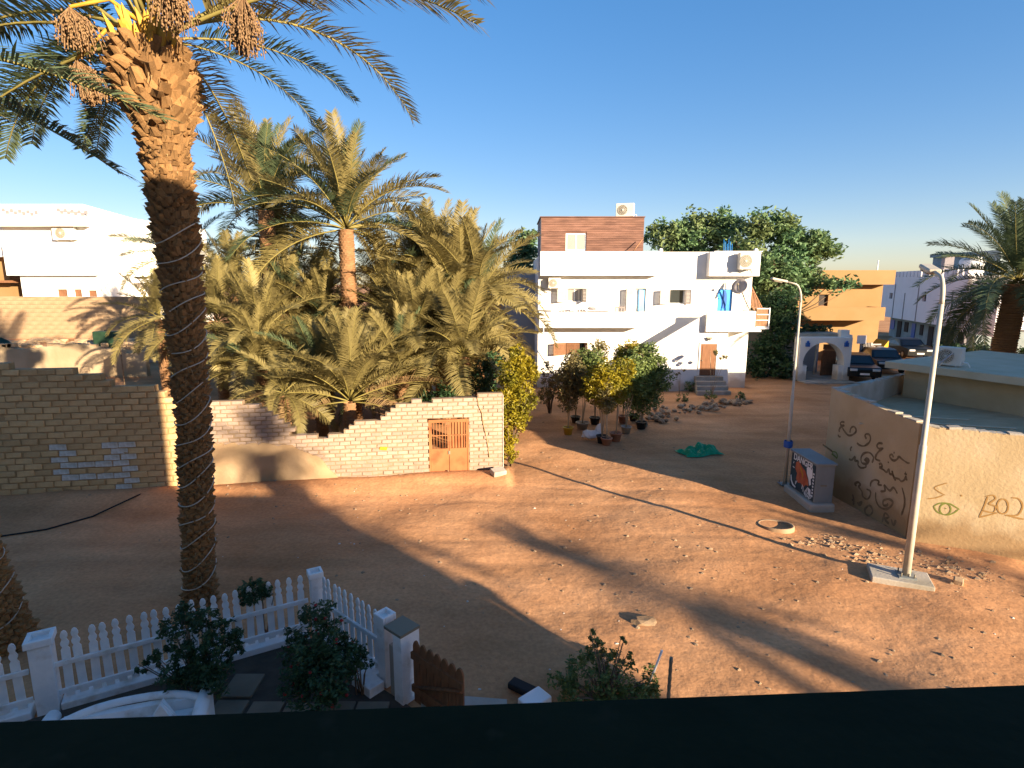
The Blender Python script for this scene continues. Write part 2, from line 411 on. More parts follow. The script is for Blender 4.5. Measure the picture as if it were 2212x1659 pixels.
# ------------------------------------------------------------------ brick walls along the street
WR = Vector((-.30, 16.85)); WL = Vector((-14.2, 14.65))
wd = (WL-WR).normalized(); wn2 = Vector((wd.y, -wd.x))            # travel leftwards
if wn2.y > 0: wn2 = -wn2
wn3 = Vector((wn2.x, wn2.y, 0))
def wS(u, v):
    p = PL(u, v, (WR.x, WR.y, 0), wn3); return (Vector((p.x, p.y))-WR).dot(wd), p.z
prof = [(1079,852),(1040,852),(1030,858),(1000,858),(940,864),(880,870),(850,874),(846,886),(824,892),(818,906),(790,908),(772,912),(762,926),(745,930),(738,938),(680,940),(640,941),(630,924),(614,910),(598,898),(578,888),(556,880),(540,872),(500,866),(455,864),(420,868),(395,866),(380,858),(362,846),(345,834),(331,829),(240,831),(225,812),(155,808),(140,796),(60,794),(0,790),(-90,786)]
ps = [wS(u, v) for u, v in prof]
def topz(s):
    if s <= ps[0][0]: return ps[0][1]
    for (a, za), (b, zb) in zip(ps, ps[1:]):
        if a <= s <= b: return za+(zb-za)*(s-a)/max(1e-6, b-a)
    return ps[-1][1]
SPLIT = wS(400, 900)[0]; SEND = wS(-80, 900)[0]
gate_s0, gate_z1 = wS(1012, 903); gate_s1 = wS(925, 903)[0]
def brick_mesh(L, H, D, seed, m):
    rng = random.Random(seed); bm = bmesh.new(); bmesh.ops.create_cube(bm, size=1)
    for v in bm.verts: v.co = Vector((v.co.x*L, v.co.y*D, v.co.z*H))+Vector((rng.uniform(-.012,.012),rng.uniform(-.010,.010),rng.uniform(-.008,.008)))
    bmesh.ops.bevel(bm, geom=bm.edges[:], offset=.011, segments=1, affect='EDGES')
    me = bpy.data.meshes.new('brick'); bm.to_mesh(me); bm.free(); me.materials.append(m); return me
def plaster_line(s):   # upper limit of the mud plaster on the pale wall, by distance along it
    pts = [(0,-.1),(wS(745,1040)[0],-.1),(wS(735,1020)[0],.15),(wS(690,985)[0],wS(690,985)[1]),(wS(640,962)[0],wS(640,962)[1]),(wS(560,955)[0],wS(560,955)[1]),(wS(470,957)[0],wS(470,957)[1]),(99,wS(470,957)[1])]
    for (a,za),(b,zb) in zip(pts, pts[1:]):
        if a <= s <= b: return za+(zb-za)*(s-a)/(b-a)
    return -1
def make_wall(name, label, s0, s1, L, H, mbrick, mmort, pale):
    base = WR+wd*s0
    root = thing(name, label, 'wall', (base.x, base.y, 0), math.atan2(-wd.y, -wd.x))
    # local x runs against wd, so x = -(s-s0); street side is local -y
    D = .24
    meshes = [brick_mesh(L-.018, H-.016, D, 100+k, mbrick) for k in range(4)]
    half = [brick_mesh(L/2-.018, H-.016, D, 200+k, mbrick) for k in range(2)]
    rng = random.Random(7 if pale else 9)
    wash_m = [brick_mesh(L-.018, H-.010, D+.006, 400+k, M['whitewash']) for k in range(2)]
    wash = [[wS(u, v) for u, v in pp] for pp in ([(118,966),(136,960),(152,968),(160,1040),(124,1040)], [(238,954),(286,950),(302,1066),(262,1066)], [(180,978),(226,972),(238,1040),(188,1042)])]
    def inside(p, poly):
        r = False
        for (x0,y0),(x1,y1) in zip(poly, poly[1:]+poly[:1]):
            if (y0 > p[1]) != (y1 > p[1]) and p[0] < (x1-x0)*(p[1]-y0)/(y1-y0)+x0: r = not r
        return r
    cells = []; row = 0; z = -.05
    zmax = max(topz(s0+(s1-s0)*i/400) for i in range(401))
    core = MB()
    while z < zmax:
        off = (row % 2)*L/2; s = s0-off
        while s < s1:
            a, b = max(s, s0), min(s+L, s1); c = (a+b)/2
            z1 = z+H
            ok = (b-a) > L*.3
            if pale and a < gate_s1-.02 and b > gate_s0+.02 and z < gate_z1-.02:
                if a < gate_s0-.06 and b > gate_s0: b = gate_s0; c = (a+b)/2
                elif b > gate_s1+.06 and a < gate_s1: a = gate_s1; c = (a+b)/2
                else: ok = False
                if (b-a) < .07: ok = False
            if ok and topz(c)+rng.uniform(-.03,.05) > z1-H*.5:
                cells.append((a, b, c, z+H/2, z))
                core.box(-(b-s0)-.001, -(a-s0)+.001, -D/2+.016, D/2-.016, z, z1-.004)
            s += L
        z += H; row += 1
    part(core, 'mortar_core', mmort, root, local=True)
    hidden = lambda c: pale and c[3] < plaster_line(c[2])-.02
    vis = [c for c in cells if not hidden(c) and c[3] > .12]
    vis.sort(key=lambda c: (Vector((*(WR+wd*c[2]), c[3]))-Vector((0,0,CAM_H))).length)
    if pale: vis.sort(key=lambda c: -c[3])
    ind = set(id(c) for c in vis[:298]); rest = MB()
    for c in cells:
        full = (c[1]-c[0]) > L*.8
        me = rng.choice(meshes) if full else rng.choice(half)
        if not pale and full and (inside((c[2], c[3]), wash[0]) or inside((c[2], c[3]), wash[1]) or (inside((c[2], c[3]), wash[2]) and rng.random() < .5)): me = rng.choice(wash_m)
        sx = (c[1]-c[0])/(L if full else L/2)
        Mx = Matrix.LocRotScale((-(c[2]-s0)+rng.uniform(-.006,.006), rng.uniform(-.012,.014), c[3]+rng.uniform(-.006,.006)), Euler((rng.uniform(-.03,.03),rng.uniform(-.03,.03),rng.uniform(-.03,.03))), (sx*rng.uniform(.93,1.02),1,rng.uniform(.90,1.03)))
        if id(c) in ind: inst('brick', me, root, Mx)
        else: rest.add([Mx @ v.co for v in me.vertices], [list(p.vertices) for p in me.polygons])
    if rest.v: part(rest, 'brickwork', mbrick, root, local=True, kind='stuff', label='further bricks of the wall')
    return root
wall_pale = make_wall('brick_wall', 'pale whitewashed brick wall with ragged top holding the rusty gate', 0, SPLIT, .30, .118, M['brick_pale'], M['mortar_pale'], True)
wall_tan = make_wall('brick_wall', 'tall tan brick wall in shade left of the palm trunk', SPLIT+.003, SEND, .43, .172, M['brick_tan'], M['mortar_tan'], False)
def wl(root, s, y, z, s0): return (-(s-s0), y, z)
# mud plaster over the lower half of the pale wall
def plaster():
    mb = MB(); a0 = wS(742,1030)[0]; n = 46; rng = random.Random(4)
    top = []; 
    for i in range(n+1):
        s = a0+(SPLIT-.01-a0)*i/n; top.append((s, max(.1, plaster_line(s)+rng.uniform(-.05,.05))))
    poly = [(-s, z) for s, z in top]+[(-top[-1][0], -.1), (-top[0][0], -.1)]
    mb.prism(poly[::-1], -.155, -.05)
    part(mb, 'mud_plaster', M['plaster_mud'], wall_pale, local=True, label='smooth sandy mud plaster over the bricks')
plaster()
def corner_trim():
    mb = MB(); mb.box(.002, .02, -.135, .13, -.05, topz(0)+.01)
    part(mb, 'end_strip', M['whitewash'], wall_pale, local=True)
    # crack near the corner
    mb = MB(); pts = [wS(u, v) for u, v in [(1030,857),(1033,875),(1040,890),(1042,910),(1047,930),(1052,955),(1056,985)]]
    for (a, za), (b, zb) in zip(pts, pts[1:]): mb.tube([(-a,-.135,za),(-b,-.135,zb)], .012, 5)
    part(mb, 'crack', M['mortar_tan'], wall_pale, local=True)
corner_trim()
def patch(root, s0, pts, m, name, y=-.134):
    pp = [wS(u, v) for u, v in pts]; mb = MB()
    mb.prism([(-(s-s0), z) for s, z in pp], y, -.10); part(mb, name, m, root, local=True)
patch(wall_pale, 0, [(822,962),(838,963),(836,970),(820,969)], M['yellow_paint'], 'paint_mark', -.142)

# rusty two-leaf gate in the pale wall
def street_gate():
    x0, x1 = -gate_s1, -gate_s0; z1 = gate_z1; rng = random.Random(2)
    p = WR+wd*((gate_s0+gate_s1)/2)
    g = thing('metal_gate', 'rust orange metal double gate with barred top in the pale brick wall', 'gate', (p.x, p.y, 0), wall_pale.rotation_euler.z)
    w = x1-x0; h = z1
    fr = MB()
    for a, b in ((-w/2+.004,-w/2+.05),(w/2-.05,w/2-.004)): fr.box(a, b, -.10, -.03, 0, h)
    fr.box(-w/2+.05, w/2-.05, -.10, -.03, h-.05, h-.003)
    part(fr, 'gate_frame', M['rust'], g, local=True)
    for s in (-1, 1):
        leaf = MB(); a, b = sorted((s*.008, s*(w/2-.055)))
        leaf.box(a, b, -.085, -.055, .03, h*.50)
        L = part(leaf, 'gate_leaf', M['rust'], g, local=True)
        st = MB(); st.box(a, a+.035, -.09, -.05, h*.5, h-.055); st.box(b-.035, b, -.09, -.05, h*.5, h-.055)
        st.box(a+.035, b-.035, -.088, -.052, h-.09, h-.056); st.box(a+.035, b-.035, -.088, -.052, h*.72, h*.735)
        part(st, 'stile', M['rust'], L, local=True)
        for k in range(5):
            x = a+.05+(b-a-.1)*(k+.5)/5
            bar = MB(); bar.tube([(x,-.07,h*.5),(x,-.07,h-.08)], .011, 6); part(bar, 'bar', M['rust'], L, local=True)
        if s == 1:
            bk = MB(); bk.box(a+.04, b-.04, -.048, -.04, h*.5, h-.09); part(bk, 'backing_sheet', M['rust'], L, local=True)
    k = MB(); k.bbox(-.03, .03, -.115, -.086, h*.40, h*.46, .006); part(k, 'lock', M['ac_dark'], g, local=True)
street_gate()

# ------------------------------------------------------------------ palms
def frond_mesh(name, seed, droop, n=64, LL=.135, twist=.35, m=None, width=.0075, dens=1.0, start=.14, curl=0.0):
    """unit-length frond: rachis along +x, drooping to -z, with folded leaflets to both sides"""
    rng = random.Random(seed); mb = MB(); N = 14
    pts = [Vector((0,0,0))]; tang = []
    sidebend = rng.uniform(-.25,.25)
    for i in range(N):
        s = (i+.5)/N; a = -droop*s**1.35; b = sidebend*s*s
        d = Vector((math.cos(a)*math.cos(b), math.cos(a)*math.sin(b), math.sin(a))); tang.append(d)
        pts.append(pts[-1]+d/N)
    def at(s):
        k = min(N-1, int(s*N)); return pts[k]+(pts[k+1]-pts[k])*(s*N-k), tang[k]
    mb2 = MB(); mb2.tube(pts, [.0065*(1-.85*i/N)+.0007 for i in range(N+1)], 5)
    for side in (-1, 1):
        for j in range(n):
            s = start+(1-start)*(j+rng.random()*.6)/n
            if s > .995: s = .995
            p, d = at(s)
            up = Vector((0,1,0)).cross(d).normalized()*-1
            if up.z < 0 and abs(d.z) < .9: up = -up
            sd = d.cross(up).normalized()*side
            t = (s-start)/(1-start)
            ln = LL*(.45+.75*math.sin(math.pi*min(1, t*.86+.14))**.8)*rng.uniform(.82,1.12)
            fw = .38+.55*t
            dirn = (d*fw+sd*1.0+up*(rng.uniform(.05,.75)*(1-.3*t)+curl)).normalized()
            tip = (dirn+Vector((0,0,-1))*rng.uniform(.1,.5)).normalized()
            w = d.cross(dirn)
            w = (w.cross(dirn)).normalized()*width*rng.uniform(.8,1.2)
            q = p+dirn*ln*.5; r = q+tip*ln*.5
            mb.add([p-w*.6, p+w*.6, q+w, q-w, r], [(0,1,2,3),(3,2,4)])
    me = mb.mesh(name, m)
    nb = len(me.vertices)
    # join the rachis into the same mesh with a second material slot
    me2 = bpy.data.meshes.new(name)
    me2.from_pydata([tuple(v) for v in mb.v]+[tuple(v) for v in mb2.v], [], mb.f+[tuple(i+nb for i in f) for f in mb2.f])
    me2.materials.append(m); me2.materials.append(M['rachis'])
    for i, p in enumerate(me2.polygons):
        if i >= len(mb.f): p.material_index = 1; p.use_smooth = True
    bpy.data.meshes.remove(me); me2.update(); return me2
FR = {}
for key, m in (('a', M['frond']), ('t', M['frond_teal']), ('d', M['frond_dry'])):
    for dr in (.35, .8, 1.25, 1.7):
        FR[key, dr] = [frond_mesh('frond', hash_ , dr, n=92, LL=.155, width=.0046, m=m) for hash_ in (int(dr*100)+ord(key), int(dr*100)+ord(key)+7)]
FG = {dr: [frond_mesh('frond', 900+int(dr*10)+k, dr, n=125, LL=.12, width=.0033, m=M['frond'] if k else M['frond_teal']) for k in (0,1)] for dr in (.5, 1.0, 1.5)}

def put_frond(root, me, loc, az, el, L, roll=0, name='frond'):
    Mx = Matrix.Translation(loc) @ Matrix.Rotation(az,4,'Z') @ Matrix.Rotation(-el,4,'Y') @ Matrix.Rotation(roll,4,'X') @ Matrix.Scale(L,4)
    return inst(name, me, root, Mx)

def crown(root, top, n, L, seed, keys='aat', emax=85, emin=-30, droops=(.35,.8,1.25), spread=.12, clear=False):
    rng = random.Random(seed)
    for i in range(n):
        t = i/(n-1)
        az = i*2.39996+rng.uniform(-.25,.25); el = math.radians(emax+(emin-emax)*t**1.15+rng.uniform(-8,8))
        dr = droops[min(len(droops)-1, int(t*len(droops)))]
        k = rng.choice(keys)
        if clear and math.sin(az) < -.35 and el < math.radians(32): continue
        if k == 'd' and t < .6: k = 'a'
        if t > .93 and 'd' in keys: k = 'd'
        me = rng.choice(FR[k, dr])
        loc = Vector(top)+Vector((math.cos(az),math.sin(az),0))*spread*t+Vector((0,0,.25*(1-t)))
        put_frond(root, me, loc, az, el, L*rng.uniform(.82,1.1)*(1-.25*(1-t)), rng.uniform(-.5,.5))

def trunk_far(root, h, r0, r1, lean=(0,0), m=None):
    """ringed trunk with a toothed outline"""
    rng = random.Random(int(h*100)); mb = MB(); pts = []; rad = []
    n = int(h/.11)
    for i in range(n+1):
        t = i/n; c = Vector((lean[0]*t, lean[1]*t, h*t)); r = r0+(r1-r0)*t
        pts.append(c); rad.append(r)
    v = []; f = []; K = 14
    for i in range(n):
        for lvl, k2 in ((0, 1.0), (1, 1.13)):
            for k in range(K):
                a = 2*math.pi*(k+(i%2)*.5)/K
                rr = rad[i]*k2*rng.uniform(.95,1.07); z = (pts[i].z if lvl == 0 else pts[i].z+.095)
                v.append((pts[i].x+rr*math.cos(a), pts[i].y+rr*math.sin(a), z))
    for j in range(2*n-1):
        for k in range(K): f.append((j*K+k, j*K+(k+1)%K, (j+1)*K+(k+1)%K, (j+1)*K+k))
    mb.add(v, f); return part(mb, 'trunk', m or M['boot_far'], root, local=True)

def palm(label, base, h, L, n, seed, r=.22, keys='aat', emax=85, emin=-30, droops=(.35,.8,1.25), lean=(0,0), group='palms behind the brick wall', skirt=0, clear=False):
    b = Vector((base[0], base[1], gz(base[0], base[1])))
    root = thing('palm_tree', label, 'palm', b, 0, group)
    trunk_far(root, h, r, r*.95, lean)
    top = Vector((lean[0], lean[1], h))
    crown(root, top, n, L, seed, keys, emax, emin, droops, clear=clear)
    if skirt:
        rng = random.Random(seed+1)
        for i in range(skirt):
            az = rng.uniform(0, 6.28); put_frond(root, rng.choice(FR['d', 1.25]), top-Vector((0,0,.3)), az, math.radians(rng.uniform(-70,-35)), L*.7, rng.uniform(-.5,.5), 'dry_frond')
    return root

def AX(u, v, Y): return A(u, v, Y)
p = A(747, 496, 23.5); palm('tall palm with orange ringed trunk standing highest in the middle of the grove', (p.x, 23.5), p.z-gz(p.x,23.5), 4.9, 52, 11, .30, 'aaat', 88, -8, (.35,.8,1.25,1.25), clear=True)
p = A(574, 455, 27); palm('tall palm with dark trunk just right of the wrapped trunk', (p.x, 27), p.z-gz(p.x,27), 5.3, 50, 12, .34, 'aat', 88, -12, (.35,.8,1.25,1.25), clear=True)
p = A(985, 655, 25); palm('broad low palm at the right edge of the grove beside the white house', (p.x, 25), max(1.5,p.z), 5.0, 50, 13, .26, 'aaa', 85, -25, (.35,.8,1.25,1.25))
p = A(755, 868, 18.6); palm('young palm fanning out just behind the broken dip in the wall', (p.x, 18.6), p.z-gz(p.x,18.6), 3.6, 48, 14, .20, 'aaad', 86, -4, (.35,.8,.8,1.25), clear=True)
p = A(560, 735, 21.5); palm('bushy palm close to the right side of the wrapped trunk', (p.x, 21.5), p.z-gz(p.x,21.5), 3.5, 40, 15, .22, 'aaa', 86, -25, (.35,.8,1.25,1.25))
p = A(650, 735, 25); palm('half hidden bushy palm between the two tall palm trunks', (p.x, 25), p.z-gz(p.x,25), 3.1, 36, 16, .22, 'aaa', 86, -25, (.35,.8,1.25,1.25))
p = A(890, 740, 22); palm('bushy palm right of the orange ringed trunk', (p.x, 22), p.z-gz(p.x,22), 3.7, 46, 17, .24, 'aaa', 86, -25, (.35,.8,1.25,1.25))
p = A(1000, 770, 20.5); palm('low spreading palm above the rusty gate', (p.x, 20.5), p.z-gz(p.x,20.5), 3.4, 44, 18, .22, 'aaa', 84, -20, (.35,.8,1.25,1.25))
p = A(690, 650, 29); palm('dim palm crown behind the orange ringed trunk', (p.x, 29), p.z-gz(p.x,29), 3.4, 34, 19, .26, 'aat', 86, -30, (.35,.8,1.25,1.25))
p = A(910, 610, 28.5); palm('tall palm crown rising behind the right half of the grove', (p.x, 28.5), p.z-gz(p.x,28.5), 4.8, 44, 20, .26, 'aaa', 86, -30, (.35,.8,1.25,1.25))
p = A(470, 700, 23); palm('low golden palm half hidden by the wrapped trunk', (p.x, 23), p.z-gz(p.x,23), 3.0, 34, 24, .2, 'aaa', 85, -25, (.35,.8,1.25))
p = A(345, 690, 24); palm('yellowish palm peeking out left of the wrapped trunk', (p.x, 24), p.z-gz(p.x,24), 2.6, 26, 21, .2, 'aaa', 85, -25, (.35,.8,1.25))
p = A(390, 560, 31); palm('far palm crown hidden behind the wrapped trunk', (p.x, 31), p.z-gz(p.x,31), 3.8, 28, 22, .26, 'aat', 85, -30, (.35,.8,1.25))
p = A(615, 868, 18.2); palm('drooping dry young palm hanging over the ragged wall top', (p.x, 18.2), p.z-gz(p.x,18.2)+.2, 2.2, 24, 23, .16, 'aadd', 75, -35, (.8,1.25,1.25))

for k, (u, v, Y_, n_, L_, lab) in enumerate([
    (505,640,27,34,3.6,'golden palm crown low behind the wrapped trunk, right of it'),
    (625,655,26,34,3.4,'golden palm below the dark tall trunk'),
    (700,700,24.5,34,3.2,'golden palm at the left foot of the orange ringed trunk'),
    (835,665,25,38,3.8,'golden palm just right of the orange ringed trunk'),
    (945,600,27,38,4.2,'golden palm crown in the upper right of the grove'),
    (1035,640,24.5,38,3.9,'golden palm arching towards the white house wall'),
    (690,815,20,32,2.8,'low golden palm left of the young palm behind the wall'),
    (870,810,20,34,3.0,'low golden palm right of the young palm behind the wall'),
    (560,800,20.5,32,2.8,'low golden palm above the ragged left end of the pale wall'),
    (960,730,23,36,3.6,'golden palm in the right middle of the grove'),
    (610,560,30,30,3.8,'far palm crown between the two tall trunks')]):
    p = A(u, v, Y_); palm(lab, (p.x, Y_), max(.5, p.z-gz(p.x, Y_)), L_, n_, 140+k, .2, 'aaatad', 86, -22, (.35,.8,1.25,1.25), clear=(v > 780))
# right-hand palm behind the flat roof
p = A(2186, 610, 26.5); root = palm('dark palm with stout trunk at the right edge behind the flat roofed shed', (p.x-.1, 26.5), p.z, 4.9, 52, 31, .45, 'ttt', 88, -35, (.35,.8,1.25,1.25), lean=(.35,0), group='palms across the street')

# the near palm wound with a light rope
def near_palm(name, label, base, top, r0, r1, rb, seed, turns, z_rope, fr_list, nfr, L, dates=True, boots=True, emin=-35):
    base = Vector(base); top = Vector(top); rng = random.Random(seed)
    root = thing(name, label, 'palm', base, 0, 'palms wound with light rope')
    H = top.z-base.z; d = top-base
    def axis(t): return d*t+Vector((.17*math.sin(math.pi*t), 0, 0))
    def rad(t):
        r = r0+(r1-r0)*sm((t-.4)/.42)
        if t < .06: r *= 1+.15*(1-t/.06)
        if t > .855: r += (rb-r1)*math.sin(math.pi*min(1,(t-.855)/.145)*.80)**.75
        return r
    mb = MB(); n = 60
    mb.tube([axis(i/n) for i in range(n+1)], [rad(i/n)*.96 for i in range(n+1)], 20)
    part(mb, 'trunk', M['trunk'], root, local=True)
    # leaf bases: wedge, point up and out
    wedges = []
    for k in range(5):
        rg = random.Random(50+k); w = MB()
        a = .5*rg.uniform(.85,1.1); b = .36*rg.uniform(.8,1.1)
        w.add([(-a,-.25,-.5),(a,-.25,-.5),(b,-.25,.45),(-b,-.25,.5),(-a*.9,.12,-.5),(a*.9,.12,-.5),(b*.85,.62+rg.uniform(-.15,.1),.42),(-b*.9,.55+rg.uniform(-.1,.15),.5),(0,.30,-.55),(rg.uniform(-.1,.1),.8,.40)],
              [(0,1,8,4),(1,5,8),(4,8,9,7),(8,5,6,9),(0,4,7,3),(5,1,2,6),(3,7,9),(9,6,2,3)])
        wedges.append(w.mesh('leaf_base', M['boot']))
    items = []; z = .04; row = 0
    while z < H*.985:
        t = z/H; r = rad(t); K = max(12, int(2*math.pi*r/.135)); big = 1.0+(1.1*sm((t-.82)/.08))
        K = int(K/(1+.35*(big-1)))
        for k in range(K):
            a = 2*math.pi*(k+(row%2)*.5+rng.uniform(-.16,.16))/K
            c = axis(t)
            loc = Vector((c.x+r*math.cos(a)*.97, c.y+r*math.sin(a)*.97, c.z+rng.uniform(-.02,.02)))
            w = 2*math.pi*r/K*rng.uniform(.85,1.15); hgt = .095*(1+.5*(big-1))*rng.uniform(.6,1.45); dep = .066*(1+.75*(big-1))*rng.uniform(.4,1.6)
            Mx = Matrix.Translation(loc) @ Matrix.Rotation(a-math.pi/2,4,'Z') @ Matrix.Rotation(rng.uniform(-.25,.12)-.1*(big-1),4,'X') @ Matrix.Rotation(rng.uniform(-.22,.22)*big,4,'Y') @ Matrix.Diagonal((w, dep*1.5, hgt, 1))
            fac = (-(loc.y+base.y)*math.sin(a)-(loc.x+base.x)*math.cos(a))
            items.append((fac > 0, loc.z, Mx, rng.choice(wedges)))
        z += .068*(1+.4*(big-1)); row += 1
    front = sorted([i for i in items if i[0]], key=lambda i: -i[1]*(1 if i[1]+base.z < 9.6 else .1))
    keep = set(id(i) for i in front[:295]) if boots else set()
    rest = MB()
    for it in items:
        if id(it) in keep: inst('leaf_base', it[3], root, it[2])
        else: rest.add([it[2] @ v.co for v in it[3].vertices], [list(p.vertices) for p in it[3].polygons])
    part(rest, 'bark_scales', M['boot'], root, local=True, kind='stuff', label='rough cut leaf bases covering the trunk')
    fb = MB()
    for _ in range(1500):
        t = rng.random()**.8; a = rng.uniform(0,6.283); c = axis(t); r = rad(t)+.03
        p0 = Vector((c.x+r*math.cos(a), c.y+r*math.sin(a), c.z)); o_ = Vector((math.cos(a), math.sin(a), rng.uniform(-1.2,.9))).normalized()
        tg = Vector((-math.sin(a), math.cos(a), rng.uniform(-.4,.4)))*rng.uniform(.004,.014); l_ = rng.uniform(.04,.12)*(1+.8*(t > .84))
        fb.add([p0-tg, p0+tg, p0+o_*l_+tg*.3+Vector((0,0,-.02))], [(0,1,2)])
    part(fb, 'fibre', M['frond_dry'], root, local=True, kind='stuff', label='frayed fibres between the leaf bases')
    # rope
    pts = []; N = turns*26
    za, zb = z_rope
    zz = za; step = [rng.uniform(.75,1.3) for _ in range(turns+1)]; tot = sum(step[:turns])
    acc = [0]
    for q in step[:turns]: acc.append(acc[-1]+q)
    for i in range(N+1):
        k = min(turns-1, i//26); fr_ = (i-k*26)/26
        zc = za+(zb-za)*(acc[k]+(acc[k+1]-acc[k])*fr_)/tot
        a = 2*math.pi*i/26+1.2
        zc += .11*math.sin(a+.6)+.04*math.sin(2*a+k*1.7)
        t = min(1, max(0, zc/H)); c = axis(t); r = rad(t)+.062
        pts.append((c.x+r*math.cos(a), c.y+r*math.sin(a), zc))
    mb = MB(); mb.tube(pts, .0095, 6); part(mb, 'light_rope', M['rope'], root, local=True)
    # crown
    tp = axis(1.0)
    for (az, el, ln, dr, k) in fr_list:
        put_frond(root, FG[dr][k], tp+Vector((math.cos(math.radians(az)),math.sin(math.radians(az)),0))*.25, math.radians(az), math.radians(el), ln, rng.uniform(-.25,.25))
    for i in range(nfr):
        t = i/max(1,nfr-1); az = i*2.39996+rng.uniform(-.2,.2); el = math.radians(88+(emin-88)*t**1.1)
        if math.sin(az) < -.25 and el < math.radians(62): el = math.radians(62+12*rng.random())
        put_frond(root, FG[(.5,1.0,1.5)[min(2,int(t*3))]][rng.randrange(2)], tp+Vector((math.cos(az),math.sin(az),0))*.2*t+Vector((0,0,.5*(1-t))), az, el, L*rng.uniform(.85,1.1), rng.uniform(-.4,.4))
    return root, axis, H

nb = G(432, 1308); nt_ = A(325, 78, 9.3)
frl = [(8,34,5.1,1.0,1),(0,24,4.9,1.0,1),(25,12,2.9,1.0,0),(40,2,2.6,1.0,0),
       (172,16,4.6,1.0,0),(160,4,4.3,1.0,0),(168,-8,4.4,.5,0),(150,-24,2.4,.5,0),(166,30,4.6,.5,0),
       (48,-62,2.7,.5,1),(152,10,4.4,1.0,0),(135,8,4.2,1.0,0),(172,38,4.6,.5,0)]
near, nax, nH = near_palm('date_palm', 'tall date palm wound with pale light rope behind the white fence', nb, nt_, .215, .30, .50, 5, 17, (.35, 6.7), frl, 20, 4.8, emin=15)
def dates_for(root, top):
    """hanging bunches: strands with dates"""
    ver = []
    specs = [((150,15,8.6),(172,112),.25,1.0),((165,128,8.7),(198,222),.21,.85),((525,-10,8.6),(530,122),.22,1.0),((375,-40,8.5),(372,68),.24,.9),((345,60,9.6),(300,20),.2,.6)]
    for si, ((u0,v0,Y),(u1,v1),r,ln) in enumerate(specs[:4]):
        a = A(u0, v0, Y); b = A(u1, v1, Y); rng = random.Random(70+si); mb = MB(); dm = MB()
        a -= root.location; b -= root.location
        tp = top+Vector((0,0,.1))
        stalk = MB(); mid = (tp+a)/2+Vector((0,0,.25)); stalk.tube([tp, mid, a], [.04,.03,.025], 6)
        B = part(stalk, 'date_bunch', M['spathe'], root, local=True)
        ax = b-a
        for k in range(150):
            e = a+ax*rng.uniform(.55,1.05)+Vector((rng.gauss(0,r*.42),rng.gauss(0,r*.42),0))
            m1 = a+(e-a)*.5+Vector(((e-a).x*.3,(e-a).y*.3,0))
            mb.tube([a, m1, e], .007, 3, cap=False)
            for q in range(8):
                t = rng.uniform(.4,1.0); c = m1+(e-m1)*(t*2-1) if t > .5 else a+(m1-a)*t*2
                c = c+Vector((rng.gauss(0,.03),rng.gauss(0,.03),rng.gauss(0,.03)))
                dm.ico(c, rng.uniform(.010,.019), 1, 0, None, (.8,.8,1.3))
        part(mb, 'strand', M['date'], B, local=True, kind='stuff'); part(dm, 'date', M['date'], B, local=True, kind='stuff')
    sp = MB(); rng = random.Random(3)
    for k in range(26):
        a = math.radians(-70+rng.uniform(-60,60)); c = top+Vector((math.cos(a)*rng.uniform(.3,.46), math.sin(a)*.44, -.22+rng.uniform(-.12,.12)))
        e = c+Vector((math.cos(a)*.12+rng.uniform(-.1,.1), math.sin(a)*.12, rng.uniform(.15,.42)))
        sp.tube([c, (c+e)/2+Vector((0,0,.03)), e], [rng.uniform(.04,.07),.05,.006], 4, smooth=False)
    part(sp, 'spathe', M['spathe'], root, local=True, label='bright yellow cut spathes at the crown base')
dates_for(near, nax(1.0))

lb = G(38, 1392); lt = A(-640, 60, 7.2)
frl2 = [(6,2,4.7,.5,0),(3,-8,4.6,.5,0),(60,4,2.6,.5,0),(75,18,2.8,1.0,0),(50,-6,2.4,.5,0)]
near2, _, _ = near_palm('date_palm', 'leaning palm trunk wound with light rope cut by the left edge', lb, lt, .235, .30, .45, 8, 13, (.3, 6.0), frl2, 14, 1.9, boots=False, emin=10)

